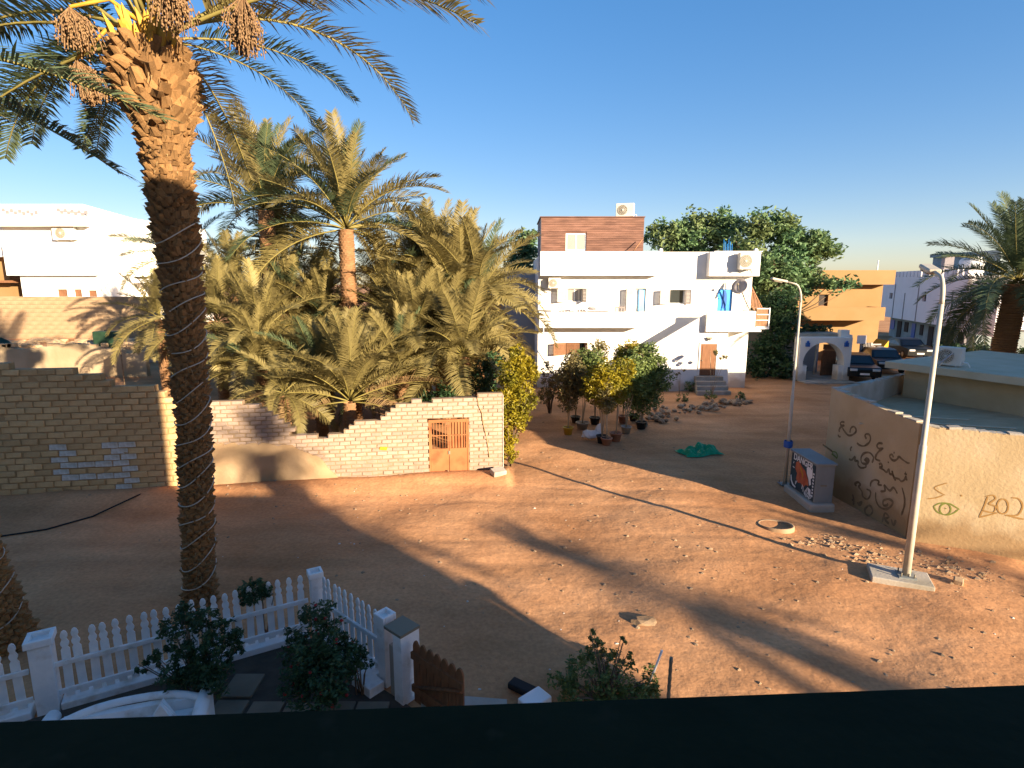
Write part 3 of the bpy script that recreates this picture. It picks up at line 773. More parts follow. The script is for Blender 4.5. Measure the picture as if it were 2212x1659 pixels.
# ------------------------------------------------------------------ trees and shrubs
def leaves(mb, rng, c, r, n, size, sc=(1,1,1)):
    c = Vector(c)
    for _ in range(n):
        d = Vector((rng.gauss(0,1), rng.gauss(0,1), rng.gauss(0,1)))
        d = d.normalized()*r*(rng.random()**.45)
        p = c+Vector((d.x*sc[0], d.y*sc[1], d.z*sc[2]))
        a = Vector((rng.uniform(-1,1), rng.uniform(-1,1), rng.uniform(-.7,.7))).normalized()
        b = a.orthogonal().normalized(); b = (b*math.cos(k := rng.uniform(0,6.28))+a.cross(b)*math.sin(k))
        s = size*rng.uniform(.6,1.3)
        mb.add([p-a*s, p+b*s*.42, p+a*s, p-b*s*.42], [(0,1,2,3)])
def tree(label, base, h, crowns, size, per, seed, m, trunk_r=.22, name='broadleaf_tree', cat='tree', group=None, clump=.55):
    """crowns: list of (centre, radius, (sx,sy,sz)); clumps of leaves spread through each"""
    base = Vector(base); rng = random.Random(seed)
    root = thing(name, label, cat, base, 0, group)
    mb = MB(); tr = MB(); nclump = 0
    fork = Vector((rng.uniform(-.2,.2), rng.uniform(-.2,.2), h*.38))
    tr.tube([(0,0,-.1), fork*.5, fork], [trunk_r*1.15, trunk_r*.95, trunk_r*.8], 9)
    for c, r, sc in crowns:
        c = Vector(c)-base
        tr.tube([fork, (fork+c)/2+Vector((0,0,-.2)), c], [trunk_r*min(.6,r*.35), trunk_r*min(.4,r*.25), trunk_r*min(.15,r*.1)], 6)
        k = int(per*2.3*r*r)
        for _ in range(k):
            d = Vector((rng.gauss(0,1), rng.gauss(0,1), rng.gauss(0,1))).normalized()*(rng.random()**.4)*r
            q = c+Vector((d.x*sc[0], d.y*sc[1], d.z*sc[2]))
            if rng.random() < .4: tr.tube([c+(q-c)*.2, q], [trunk_r*.12, trunk_r*.03], 4, cap=False)
            leaves(mb, rng, q, clump*rng.uniform(.6,1.3), rng.randint(24,46), size, (1.1,1.1,.75))
    part(tr, 'trunk', M['bark'], root, local=True)
    part(mb, 'crown', m, root, local=True)
    return root
def crowns_px(lst, Y):
    out = []
    for u, v, rp, dy in lst:
        p = A(u, v, Y+dy); out.append((p, rp/F*(Y+dy)*1.02, (1,.9,.85)))
    return out
Y = 41
tree('big bushy green tree directly behind the white house roof', (A(1500,700,Y).x, Y, 0), 9, crowns_px([(1440,510,42,0),(1500,500,46,0),(1560,490,44,0),(1480,560,50,1),(1560,560,55,0),(1590,620,45,0)], Y), .17, 11, 41, M['leaf'], .3, group='trees behind the white house')
Y = 39
tree('tallest green tree right of the white house over its railing', (A(1690,760,Y).x, Y, 0), 9, crowns_px([(1640,490,36,0),(1690,500,45,0),(1740,540,50,0),(1775,535,34,0),(1680,590,62,-1),(1722,610,44,0),(1640,600,50,0),(1660,680,40,0),(1600,540,40,0),(1795,612,18,-1.5),(1825,612,13,-1.5),(1850,616,8,-1.5)], Y), .17, 11, 42, M['leaf'], .34, group='trees behind the white house')
Y = 40
tree('small green tree showing left of the brown roof room', (A(1135,700,Y).x, Y, 0), 7, crowns_px([(1135,525,32,0),(1125,565,32,0),(1150,600,30,0),(1110,620,26,0)], Y), .16, 12, 43, M['leaf'], .2, group='trees behind the white house')
Y = 35.5
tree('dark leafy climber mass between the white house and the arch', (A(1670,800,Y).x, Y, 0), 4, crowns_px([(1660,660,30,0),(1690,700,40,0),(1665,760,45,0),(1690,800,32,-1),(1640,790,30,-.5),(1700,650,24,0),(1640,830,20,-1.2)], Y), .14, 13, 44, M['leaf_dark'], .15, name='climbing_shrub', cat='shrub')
def shrub(label, base, blobs, size, per, seed, m, name='shrub', group=None, stems=4, cat='shrub', flower=None, stem_m=None):
    base = Vector(base); rng = random.Random(seed); root = thing(name, label, cat, base, 0, group)
    mb = MB(); st = MB(); fl = MB()
    for c, r, sc in blobs:
        c = Vector(c)-base
        k = max(3, int(per*(r*4)**2))
        for _ in range(k):
            d = Vector((rng.gauss(0,1), rng.gauss(0,1), rng.gauss(0,1))).normalized()*(rng.random()**.4)*r
            q = c+Vector((d.x*sc[0], d.y*sc[1], d.z*sc[2]))
            if q.z < .02: q.z = .05
            leaves(mb, rng, q, r*.3, rng.randint(14,24), size)
            if flower and rng.random() < .12: fl.ico(q+d*.12, .025, 1, .2, rng)
        for _ in range(stems):
            e = c+Vector((rng.gauss(0,r*.4), rng.gauss(0,r*.4), rng.gauss(0,r*.3)))
            st.tube([(rng.uniform(-.06,.06), rng.uniform(-.06,.06), -.03), e*.55+Vector((0,0,.05)), e], [.014,.010,.004], 5)
    part(st, 'stem', stem_m or M['bark'], root, local=True); part(mb, 'foliage', m, root, local=True)
    if fl.v: part(fl, 'flower', flower, root, local=True, kind='stuff')
    return root
# yellow-leaved shrub at the wall corner
Y = 17.6
b = []
for u, v, rp, dy in [(1125,775,20,0),(1110,800,30,0),(1135,810,26,0),(1105,850,32,0),(1130,860,28,0),(1100,900,27,0),(1122,905,22,0),(1097,945,20,0),(1100,980,17,-.2),(1145,790,14,0),(1112,760,16,.3)]:
    p = A(u, v, Y+dy); b.append((p, rp/F*Y*1.1, (1,1,1.05)))
shrub('tall bright yellow leaved shrub at the end of the pale brick wall', (A(1100,990,Y).x, Y, 0), b, .055, 26, 51, M['leaf_yellow'], stems=2)
Y = 19.2
b = []
for u, v, rp in [(1000,835,30),(1040,815,34),(1070,790,26),(960,850,26),(1050,850,26),(910,862,22)]:
    p = A(u, v, Y); b.append((p, rp/F*Y*1.1, (1,1,1)))
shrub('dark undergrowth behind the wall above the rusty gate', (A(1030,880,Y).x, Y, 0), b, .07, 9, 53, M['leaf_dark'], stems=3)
Y = 25
b = []
for u, v, rp in [(1185,800,16),(1190,830,20),(1205,810,14),(1175,850,18)]:
    p = A(u, v, Y); b.append((p, rp/F*Y*1.1, (1,1,1.2)))
shrub('dry feathery shrub between the yellow shrub and the potted trees', (A(1188,870,Y).x, Y, 0), b, .06, 9, 52, M['leaf_olive'], stems=6)

# nursery trees in pots
def pot_mb(r, h):
    return MB().lathe([(r*.02,0),(r*.72,0),(r*.98,h*.88),(r*1.1,h*.88),(r*1.1,h),(r*.95,h),(r*.92,h*.86),(r*.02,h*.84)], n=16)
def potted(label, u, v, potm, r, h, crown_list, leafm, seed, stem_h, bag=False):
    g = G(u, v); rng = random.Random(seed)
    root = thing('potted_tree', label, 'potted plant', (g.x, g.y, gz(g.x,g.y)), 0, 'nursery trees in pots before the white house')
    part(pot_mb(r, h), 'pot', potm, root, local=True)
    so = MB(); so.lathe([(.01,h*.85),(r*.92,h*.85)], n=14); part(so, 'soil', M['soil'], root, local=True)
    st = MB(); lf = MB()
    for cx, cz, cr in crown_list+[(c_[0]+rng.uniform(-.3,.3), c_[1]-rng.uniform(.3,.6), c_[2]*.75) for c_ in crown_list[:1]]:
        cr *= 1.42
        top = Vector((cx, rng.uniform(-.2,.2), cz))
        st.tube([(0,0,h*.8), (cx*.3, 0, cz*.45), top], [.022,.016,.008], 6)
        for _ in range(int(40*cr*cr*11)):
            d = Vector((rng.gauss(0,1),rng.gauss(0,1),rng.gauss(0,1))).normalized()*(rng.random()**.45)*cr
            q = top+Vector((d.x,d.y,d.z*1.15)); leaves(lf, rng, q, .13, 11, .06)
            if rng.random() < .2: st.tube([top+d*.1, q], [.006,.003], 3, cap=False)
    part(st, 'stem', M['stem'], root, local=True); part(lf, 'foliage', leafm, root, local=True)
potted('dark leafed tree in the yellow pot, leftmost of the potted trees', 1227, 938, M['pot_yellow'], .2, .3, [(-.05,1.9,.42),(.2,2.4,.38),(.1,2.9,.22)], M['leaf_olive'], 61, 2)
potted('slender tree in a grey pot beside the yellow pot', 1258, 925, M['conc'], .26, .28, [(.0,2.2,.5),(.25,2.8,.35)], M['leaf_mid'], 62, 2)
potted('yellow leafed tree in the middle of the potted trees', 1300, 955, M['pot_dark'], .2, .3, [(-.15,2.2,.45),(.2,2.0,.45),(.05,2.7,.3)], M['leaf_yellow'], 63, 2)
potted('thin tree in a terracotta pot, front right of the potted trees', 1330, 950, M['pot_terra'], .22, .34, [(.05,2.3,.35),(.25,2.7,.3)], M['leaf_yellow'], 64, 2)
potted('small tree in the broad terracotta pot beside the front one', 1310, 960, M['pot_terra'], .2, .28, [(0,1.9,.3)], M['leaf_olive'], 65, 2)
potted('tree in a pale pot near the dark round crown', 1352, 935, M['conc'], .2, .3, [(.1,2.4,.45),(.3,2.0,.4)], M['leaf_mid'], 66, 2)
potted('dense round dark green tree, rightmost of the potted trees', 1385, 925, M['pot_dark'], .22, .3, [(.15,1.7,.62),(.0,2.4,.62),(.45,2.2,.55),(.2,2.95,.35)], M['leaf_mid'], 67, 2)
potted('tall thin tree behind the middle of the potted trees', 1285, 915, M['pot_dark'], .22, .3, [(-.2,2.5,.4),(.1,3.0,.3)], M['leaf_olive'], 68, 2)
potted('thin tree behind the front terracotta pots', 1345, 912, M['pot_terra'], .2, .3, [(0,2.6,.45),(.2,3.0,.32)], M['leaf_yellow'], 69, 2)
potted('small leafy tree in a black pot at the back left of the potted trees', 1243, 912, M['pot_dark'], .2, .28, [(-.1,2.1,.5),(.25,2.5,.4)], M['leaf_mid'], 70, 2)
potted('bushy olive tree in a black pot at the back right of the potted trees', 1368, 908, M['pot_dark'], .2, .28, [(-.1,2.0,.5),(-.3,2.6,.4)], M['leaf_olive'], 71, 2)
def white_bags():
    g = G(1275, 948); rng = random.Random(5); mb = MB()
    mb.ico((g.x, g.y, .17), .24, 2, .16, rng, (1.4,.8,.75)); mb.ico((g.x+.35, g.y+.1, .30), .2, 2, .2, rng, (.8,.8,1.3))
    single(mb, 'sack', M['pot_white'], 'crumpled white sack lying before the potted trees', 'sack', origin=(g.x, g.y, 0))
white_bags()

# rocks edging the beds
def rocks():
    rng = random.Random(12); ms = []
    for k in range(6):
        mb = MB(); mb.ico((0,0,0), 1, 1, .25, rng, (1,.8,.65)); ms.append(mb.mesh('rock', M['rubble']))
    def line(p0, p1, n, w, grp, lab):
        a, b = G(*p0), G(*p1)
        for i in range(n):
            t = rng.random(); p = a+(b-a)*t+Vector((rng.gauss(0,w*.5), rng.gauss(0,w), 0)); r = rng.uniform(.08,.20)
            o = bpy.data.objects.new('rock', rng.choice(ms)); C.objects.link(o)
            o.location = (p.x, p.y, gz(p.x,p.y)+r*.3+rng.random()*.08); o.scale = (r,r,r); o.rotation_euler = (rng.uniform(-.4,.4), rng.uniform(-.4,.4), rng.uniform(0,6.28))
            setp(o, lab, 'rock', grp)
    line((1385,925),(1455,886), 46, .40, 'rocks piled by the potted trees', 'grey brown rock in the pile right of the potted trees')
    line((1482,890),(1610,864), 60, .45, 'rocks edging the bed before the white house', 'grey brown rock edging the planted bed before the white house')
rocks()
for i, (u, v, r, lab) in enumerate([(1490,845,.35,'low green plant in the rock edged bed, nearest the potted trees'),(1530,862,.3,'low green plant in the middle of the rock edged bed'),(1475,868,.3,'low green plant at the front of the rock edged bed'),(1600,862,.28,'low green plant at the right end of the rock edged bed')]):
    g = G(u, v); shrub(lab, (g.x, g.y, 0), [((g.x,g.y,r*.7), r, (1.3,1,.8))], .05, 10, 90+i, M['leaf_mid'], name='bed_plant', cat='plant', group='plants in the rock edged bed')

# ------------------------------------------------------------------ air conditioner unit
def ac_unit(label, c, w=.85, h=.62, d=.32, rotz=0, grp='air conditioner units', feet=False):
    """outdoor unit, front towards local -y, c = centre of its underside"""
    g = thing('air_conditioner', label, 'air conditioner', c, rotz, grp)
    part(MB().bbox(-w/2, w/2, -d/2, d/2, 0, h, .02), 'casing', M['ac'], g, local=True)
    R = h*.38; cx = -w*.12
    ring = []; mb = MB()
    for k in range(24):
        a = 2*math.pi*k/24; ring.append((cx+R*math.cos(a), h/2+R*math.sin(a)))
    mb.prism(ring[::-1], -d/2-.012, -d/2+.01); F_ = part(mb, 'fan_grille', M['ac_dark'], g, local=True)
    gr = MB()
    for q in (.35,.6,.85,1.0):
        pts = [(cx+R*q*math.cos(2*math.pi*k/24), -d/2-.018, h/2+R*q*math.sin(2*math.pi*k/24)) for k in range(25)]
        gr.tube(pts, .006, 4, cap=False)
    for k in range(8):
        a = math.pi*k/8; gr.tube([(cx-R*math.cos(a), -d/2-.018, h/2-R*math.sin(a)), (cx+R*math.cos(a), -d/2-.018, h/2+R*math.sin(a))], .004, 4)
    part(gr, 'guard', M['ac'], F_, local=True)
    hub = MB(); hub.ico((cx, -d/2-.02, h/2), R*.2, 2, 0, None, (1,.4,1)); part(hub, 'hub', M['ac'], F_, local=True)
    br = MB()
    for x in (-w*.32, w*.32):
        br.box(x-.02, x+.02, -d/2, d/2+.14, -.035, -.002)
        if not feet: br.box(x-.018, x+.018, d/2+.10, d/2+.135, -.3, -.036)
    part(br, 'bracket', M['ac'], g, local=True)
    pi = MB(); pi.tube([(w/2-.05, 0, .12), (w/2+.12, .02, .1), (w/2+.16, d/2, -.05), (w/2+.05, d/2+.1, -.2)], .018, 6); part(pi, 'pipe', M['plastic'], g, local=True)
    return g

# ------------------------------------------------------------------ white house
FY = 31.5
def wall_open(mb, x0, x1, z0, z1, y, ops, depth):
    """front wall facing -y with openings (a,b,c,d) = x0,x1,z0,z1, with reveals and a back face"""
    xs = sorted({x0, x1, *[o[0] for o in ops], *[o[1] for o in ops]}); zs = sorted({z0, z1, *[o[2] for o in ops], *[o[3] for o in ops]})
    for i in range(len(xs)-1):
        for j in range(len(zs)-1):
            cx, cz = (xs[i]+xs[i+1])/2, (zs[j]+zs[j+1])/2
            if any(o[0] < cx < o[1] and o[2] < cz < o[3] for o in ops): continue
            mb.add([(xs[i],y,zs[j]),(xs[i+1],y,zs[j]),(xs[i+1],y,zs[j+1]),(xs[i],y,zs[j+1])], [(0,1,2,3)])
    for a, b, c, d in ops:
        mb.add([(a,y,c),(b,y,c),(b,y,d),(a,y,d),(a,y+depth,c),(b,y+depth,c),(b,y+depth,d),(a,y+depth,d)], [(0,4,5,1),(1,5,6,2),(2,6,7,3),(3,7,4,0)])
    return mb
def HX(zx, Y=FY): return h5(zx, 900, Y).x
def HZ(zy, Y=FY): return h5(900, zy, Y).z
def rect5(x0, x1, y0, y1, Y=FY): return (HX(x0,Y), HX(x1,Y), HZ(y1,Y), HZ(y0,Y))
def window(parent, r, y, depth, panes=2, frame=None, glass=None, fw=.05, dark=True):
    a, b, c, d = r; frame = frame or M['paint']; glass = glass or M['glass']
    w = MB(); yy = y+depth*.55
    w.box(a+.002, b-.002, yy, yy+.05, c+.002, c+fw); w.box(a+.002, b-.002, yy, yy+.05, d-fw, d-.002)
    w.box(a+.002, a+fw, yy, yy+.05, c+fw, d-fw); w.box(b-fw, b-.002, yy, yy+.05, c+fw, d-fw)
    W = part(w, 'window', frame, parent)
    for k in range(1, panes):
        x = a+(b-a)*k/panes; m = MB(); m.box(x-fw*.5, x+fw*.5, yy+.004, yy+.046, c+fw, d-fw); part(m, 'mullion', frame, W)
    for k in range(panes):
        x0 = a+(b-a)*k/panes+fw*.5; x1 = a+(b-a)*(k+1)/panes-fw*.5
        p = MB(); p.box(x0, x1, yy+.02, yy+.03, c+fw*.8, d-fw*.8); part(p, 'pane', glass, W)
    return W
def shutter(parent, hinge, c, d, w, ang, m, y):
    """louvred leaf hinged at x=hinge; ang>0 swings outwards; w signed"""
    s = MB(); W = abs(w); sg = 1 if w > 0 else -1
    s.box(0, .05, -.035, 0, c, d); s.box(W-.05, W, -.035, 0, c, d); s.box(.05, W-.05, -.035, 0, c, c+.06); s.box(.05, W-.05, -.035, 0, d-.06, d)
    n = max(5, int((d-c-.12)/.07))
    for k in range(n):
        z = c+.06+(d-c-.12)*k/n; s.box(.05, W-.05, -.030, -.008, z+.008, z+(d-c-.12)/n-.004)
    Mx = Matrix.Translation((hinge, y, 0)) @ Matrix.Rotation(-ang*sg, 4, 'Z') @ Matrix.Diagonal((sg,1,1,1))
    s.xf(Mx)
    if sg < 0: s.f = [tuple(reversed(f)) for f in s.f]
    return part(s, 'shutter', m, parent)

hx0, hx1 = HX(212), HX(1935); hz_roof = HZ(517)
house = thing('white_house', 'white two storey house with outside stair and brown roof room', 'house', ((hx0+hx1)/2, FY, 0))
zb1 = HZ(1165)           # underside of the upper floor at the front
W1 = rect5(442,572,815,925); D1 = rect5(985,1083,815,1040); W2 = rect5(1275,1400,825,942); BD = rect5(1665,1785,822,1060)
W3 = rect5(440,600,1255,1352); W4 = rect5(935,1095,1262,1360)
mb = MB(); wall_open(mb, hx0, hx1, -.1, hz_roof-.25, FY, [W1, D1, W2, BD, W3, W4], .3)
mb.box(hx0, hx0+.25, FY+.003, FY+8, -.1, hz_roof-.25); mb.box(hx1-.25, hx1, FY+.003, FY+8, -.1, hz_roof-.25)
mb.box(hx0+.25, hx1-.25, FY+7.75, FY+8, -.1, hz_roof-.25); mb.box(hx0+.25, hx1-.25, FY+.31, FY+7.75, hz_roof-.6, hz_roof-.4)
wall_m = part(mb, 'wall', M['white'], house)
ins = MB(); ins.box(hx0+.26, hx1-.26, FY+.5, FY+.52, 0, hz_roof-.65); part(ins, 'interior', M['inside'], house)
# roof parapets: left band proud of the wall, middle flush, right box proud
mb = MB(); y1 = FY-.6
a, b = HX(228,y1), HX(1190,y1); z0, z1 = HZ(712,y1), HZ(515,y1)
mb.box(a, b, y1, FY+.2, z0, z1); zr0, zr1 = z0, z1
part(mb, 'roof_parapet', M['white'], house)
mb = MB(); mb.box(HX(1190)+.01, HX(1585)+.3, FY-.03, FY+.2, HZ(740), HZ(520)); part(mb, 'roof_parapet', M['white'], house)
y2 = FY-.55
mb = MB(); mb.box(HX(1585,y2), HX(1990,y2), y2, FY+1.5, HZ(716,y2), HZ(521,y2)); part(mb, 'stair_head_box', M['white'], house)
mb = MB(); mb.box(HX(1570,y2)+.3, HX(1990,y2)+.06, y2-.05, FY+1.6, HZ(521,y2)+.004, HZ(521,y2)+.05); part(mb, 'coping', M['white'], house)
for zx, yy in ((1205, FY-.1), (1975, y2+.1)):
    mb = MB(); p = h5(zx, 508, yy); mb.ico(p, .12, 2); mb.tube([(p.x,p.y,p.z-.25),(p.x,p.y,p.z)], .05, 8); part(mb, 'finial', M['white'], house)
# balcony with solid parapet
yb = FY-.95
a, b = HX(222,yb), HX(1085,yb); z0, z1 = HZ(1135,yb), HZ(1006,yb)
mb = MB(); mb.box(a, b, yb, yb+.12, z0, z1); mb.box(a, a+.12, yb+.12, FY+.01, z0, z1); mb.box(b-.12, b, yb+.12, FY+.01, z0, z1-.004); mb.box(a+.12, b-.12, yb+.12, FY+.01, z0, z0+.18)
part(mb, 'balcony', M['white'], house); balc = (a, b, z0+.18)
# outside stair mass with diagonal parapet, landing, entry wall
ys = FY-1.0
pts5 = [(690,1640),(690,1545),(940,1395),(1560,1030),(1590,1030),(1590,1165),(1750,1165),(1750,1640)]
poly = [(h5(x,y,ys).x, max(-.1, h5(x,y,ys).z)) for x, y in pts5]
poly[0] = (poly[0][0], -.1); poly[-1] = (poly[-1][0], -.1)
ED = rect5(1550,1682,1265,1520,ys)
mb = MB(); mb.prism(poly, ys, ys+.16); mb.box(HX(1600,ys), HX(1750,ys), ys+.17, FY+.01, -.1, HZ(1165,ys)-.02)
part(mb, 'stair_wall', M['white'], house)
st = MB(); n = 17; xa, za = h5(760,1560,ys).x, 0.0; xb, zb = HX(1560,ys), HZ(1165,ys)+.15
for k in range(n):
    x0 = xa+(xb-xa)*k/n; st.box(x0, xb, ys+.17, FY+.005, za+(zb-za)*k/n, za+(zb-za)*(k+1)/n-.002)
part(st, 'stair', M['conc'], house)
yl = ys-.3
mb = MB(); a, b = HX(1588,yl), HX(1985,yl); z0, z1 = HZ(1152,yl), HZ(1000,yl)
mb.box(a, b, yl, yl+.14, z0, z1); mb.box(b-.14, b, yl+.14, FY+1.2, z0, z1-.003); mb.box(a, b-.14, yl+.14, FY+.01, z0, z0+.2); mb.box(a, HX(2040,yl), yl+.02, FY+1.5, z0-.1, z0-.002)
part(mb, 'landing', M['white'], house)
# blue door with painted motif
def blue_door():
    a, b, c, d = BD; c = HZ(1040)
    m = MB(); m.box(a+.003, b-.003, FY+.10, FY+.15, c, d-.003); Dm = part(m, 'door', M['blue'], house)
    m = MB(); cx, cz = (a+b)/2, c+(d-c)*.62; pts = [(cx+.14*math.cos(t*math.pi/12), cz+.5*math.sin(t*math.pi/12)) for t in range(24)]
    m.prism(pts[::-1], FY+.088, FY+.099); part(m, 'painted_oval', M['blue_deep'], Dm)
blue_door()
def entry_door():
    a, b, c, d = ED; m = MB(); m.box(a, b, ys-.03, ys-.002, c, d); Dm = part(m, 'door', M['wood'], house)
    m = MB(); w = (b-a)
    for z0_, z1_ in ((.08,.45),(.52,.93)): m.box(a+.09*1, b-.09, ys-.045, ys-.031, c+(d-c)*z0_, c+(d-c)*z1_)
    part(m, 'door_panel', M['wood'], Dm)
    m = MB(); m.box(a-.07, a-.003, ys-.05, ys-.002, c, d+.07); m.box(b+.003, b+.07, ys-.05, ys-.002, c, d+.07); m.box(a-.003, b+.003, ys-.05, ys-.002, d+.003, d+.07); part(m, 'door_frame', M['white'], Dm)
    m = MB(); m.ico((a+.1, ys-.07, c+(d-c)*.48), .035, 2); part(m, 'handle', M['ac_dark'], Dm)
    n = 4
    for k in range(n):
        m = MB(); m.box(a-.25-.05*k, b+.35+.05*k, ys-.32-.27*k, ys-.004-.27*k if k else ys-.004, -.1, c-(c+.02)*k/n-.02); part(m, 'step', M['conc'], house)
    m = MB(); m.box((a+b)/2-.14, (a+b)/2+.12, ys-.16, ys-.002, d+.28, d+.36); m.ico(((a+b)/2, ys-.12, d+.26), .08, 2); part(m, 'wall_lamp', M['ac_dark'], house)
entry_door()
window(house, W1, FY, .3, 2, glass=M['glass_pale']); window(house, W2, FY, .3, 1, frame=M['paint'])
dw = MB(); a, b, c, d = D1; dw.box(a+.003, a+.06, FY+.15, FY+.2, HZ(1045), d-.003); dw.box(b-.06, b-.003, FY+.15, FY+.2, HZ(1045), d-.003); dw.box(a+.06, b-.06, FY+.15, FY+.2, d-.06, d-.003)
dwo = part(dw, 'balcony_door', M['paint'], house)
cu = MB(); 
for k in range(7):
    x = a+(b-a)*.5+(b-a)*.42*k/7; cu.tube([(x,FY+.12,HZ(1040)),(x,FY+.12,d-.08)], .07, 6)
part(cu, 'curtain', M['curtain'], dwo)
cu = MB()
for k in range(5):
    x = a+.1+(b-a)*.36*k/5; cu.tube([(x,FY+.23,HZ(1040)),(x,FY+.23,d-.08)], .07, 6)
part(cu, 'curtain', M['plastic'], dwo)
window(house, W3, FY, .3, 2, frame=M['wood']); window(house, W4, FY, .3, 2, frame=M['wood'])
shutter(house, W1[0], W1[2], W1[3], -.62, math.radians(28), M['shutter'], FY-.01)
shutter(house, W1[1], W1[2], W1[3], .5, math.radians(70), M['shutter'], FY-.01)
shutter(house, D1[0], HZ(1040), D1[3], -.55, math.radians(30), M['shutter'], FY-.01)
shutter(house, W2[0], W2[2], W2[3], -.66, math.radians(25), M['shutter'], FY-.01)
shutter(house, W2[1], W2[2], W2[3], .35, math.radians(35), M['shutter'], FY-.01)
shutter(house, W3[0], W3[2], W3[3], -.75, math.radians(22), M['wood'], FY-.01)
shutter(house, W3[0]+.05, W3[2]+.02, W3[3]-.02, .72, math.radians(6), M['wood'], FY-.005)
shutter(house, W3[1], W3[2], W3[3], .2, math.radians(50), M['wood'], FY-.01)
shutter(house, W4[0], W4[2], W4[3], .7, math.radians(5), M['wood'], FY-.01)
# brown roof room clad in boards
yr = FY+1.2
ra, rb = h5(236,517,yr).x, h5(1062,517,yr).x; rz0, rz1 = HZ(560,yr), HZ(240,yr)
RW = (h5(435,500,yr).x, h5(600,500,yr).x, HZ(510,yr), HZ(368,yr))
mb = MB(); wall_open(mb, ra+.02, rb-.02, rz0, rz1-.02, yr+.03, [RW], .2); mb.box(ra+.02, rb-.02, yr+.24, yr+4, rz0, rz1-.02)
room = part(mb, 'roof_room', M['clad'], house)
n = 17
for k in range(n):
    z0 = rz0+(rz1-rz0)*k/n; z1 = rz0+(rz1-rz0)*(k+1)/n-.012
    segs = [(ra, rb)]
    if z1 > RW[2] and z0 < RW[3]: segs = [(ra, RW[0]-.01), (RW[1]+.01, rb)]
    for s0, s1 in segs:
        m = MB(); m.box(s0, s1, yr, yr+.028, z0, z1); part(m, 'board', M['clad'], room)
m = MB(); m.box(ra-.08, rb+.04, yr-.06, yr+4.1, rz1+.002, rz1+.05); part(m, 'roof_edge', M['clad'], room)
m = MB(); m.box(ra-.02, ra-.002, yr+.01, yr+4, rz0, rz1); part(m, 'side_cladding', M['groove'], room)
window(room, RW, yr, .12, 2, glass=M['glass_pale'], fw=.07)
m = MB(); m.tube([h5(985,512,FY+.6), h5(1055,420,FY+.9)], .03, 6); part(m, 'roof_pole', M['brown_rail'], house)
# right-hand railings
def railing():
    m = MB(); yy0, yy1 = FY-.6, FY+1.3
    x0, x1 = HX(1985,yy0)+.05, HX(2095,yy0); z0, z1 = HZ(1128,yy0), HZ(980,yy0)
    R = MB()
    for z in (z0, z0+(z1-z0)*.37, z0+(z1-z0)*.68, z1): R.box(x0, x1, yy0-.02, yy0+.02, z-.02, z+.02); R.box(x1-.02, x1+.02, yy0+.021, yy1, z-.02, z+.02)
    R.box(x1-.025, x1+.025, yy0-.026, yy0+.026, z0-.08, z1+.05)
    rl = part(R, 'railing', M['paint'], house)
    for k in range(9):
        x = x0+(x1-x0)*(k+.4)/9; b = MB(); b.box(x-.03, x+.03, yy0+.03, yy0+.05, z0, z1-.03); part(b, 'baluster', M['brown_rail'], rl)
    fl = MB(); fl.box(x0-.3, x1+.03, yy0-.03, yy1, z0-.12, z0-.03); part(fl, 'balcony_slab', M['white'], house)
    # diagonal flight up to the roof along the side
    y = FY+.2; a = h5(1905,735,y); b_ = h5(2030,985,y); a0 = h5(1900,985,y)
    R = MB(); R.tube([a, b_], .04, 6); R.tube([(a.x-.02,y,a.z-.9),(b_.x-.02,y,b_.z-.7)], .03, 6)
    r2 = part(R, 'stair_rail', M['brown_rail'], house)
    for k in range(12):
        t = (k+.5)/12; p = a+(b_-a)*t; q = MB(); q.box(p.x-.022, p.x+.022, y-.02, y+.02, max(p.z-.95,b_.z), p.z); part(q, 'baluster', M['brown_rail'], r2)
    for k in range(7):
        t = (k+.5)/7; p = a+(b_-a)*t; q = MB(); q.box(p.x-.5, p.x+.05, y+.05, y+.9, p.z-1.0, p.z-.94); part(q, 'tread', M['conc'], r2)
railing()
m = MB(); m.tube([h5(255,1120,FY-1.0), h5(262,1400,FY-.02)], .02, 6); part(m, 'drain_pipe', M['plastic'], house)
m = MB(); m.tube([h5(1920,720,FY-.9), h5(1925,830,FY-.9), h5(1895,990,FY-.9)], .02, 6); part(m, 'cable', M['groove'], house)

p = h5(342,815,FY-.25); ac_unit('air conditioner on the white house wall above the left balcony window', (p.x, FY-.27, p.z), .66, .56, .30)
p = h5(1893,662,y2-.3); ac_unit('air conditioner hung high on the right corner of the white house', (p.x, y2-.30, p.z), .80, .86, .36)
p = h5(915,245,yr+.6); ac_unit('air conditioner standing on the brown roof room', (p.x, yr+.6, rz1+.09), 1.0, .72, .40, math.radians(-18), feet=True)
# satellite dish
def dish(label, c, r, aim, mast_to, m):
    c = Vector(c); g = thing('satellite_dish', label, 'satellite dish', mast_to)
    mb = MB(); mb.lathe([(.001,0),(r*.5,r*.05),(r*.85,r*.16),(r,r*.24),(r*.99,r*.26),(r*.5,r*.08),(.001,.03)], n=24)
    q = Vector(aim).to_track_quat('Z','Y').to_matrix().to_4x4(); mb.xf(Matrix.Translation(c) @ q); part(mb, 'reflector', m, g)
    mb = MB(); mb.tube([c-Vector(aim)*.02, (c+Vector(mast_to))/2+Vector((0,.1,0)), mast_to], .035, 8); part(mb, 'mast', M['ac_dark'], g)
    tip = c+Vector(aim).normalized()*r*.9; mb = MB(); mb.tube([c-Vector((0,0,r*.9)), tip], .018, 6); mb.ico(tip, .07, 2); part(mb, 'receiver_arm', M['ac_dark'], g)
p = h5(1848,805,FY-.7); q = h5(1930,870,FY-.5)
dish('grey satellite dish at the right end of the white house landing', p, .43, (-.55,-.6,.35), (q.x, FY-.9, HZ(1000,yl)-.2), M['shutter'])
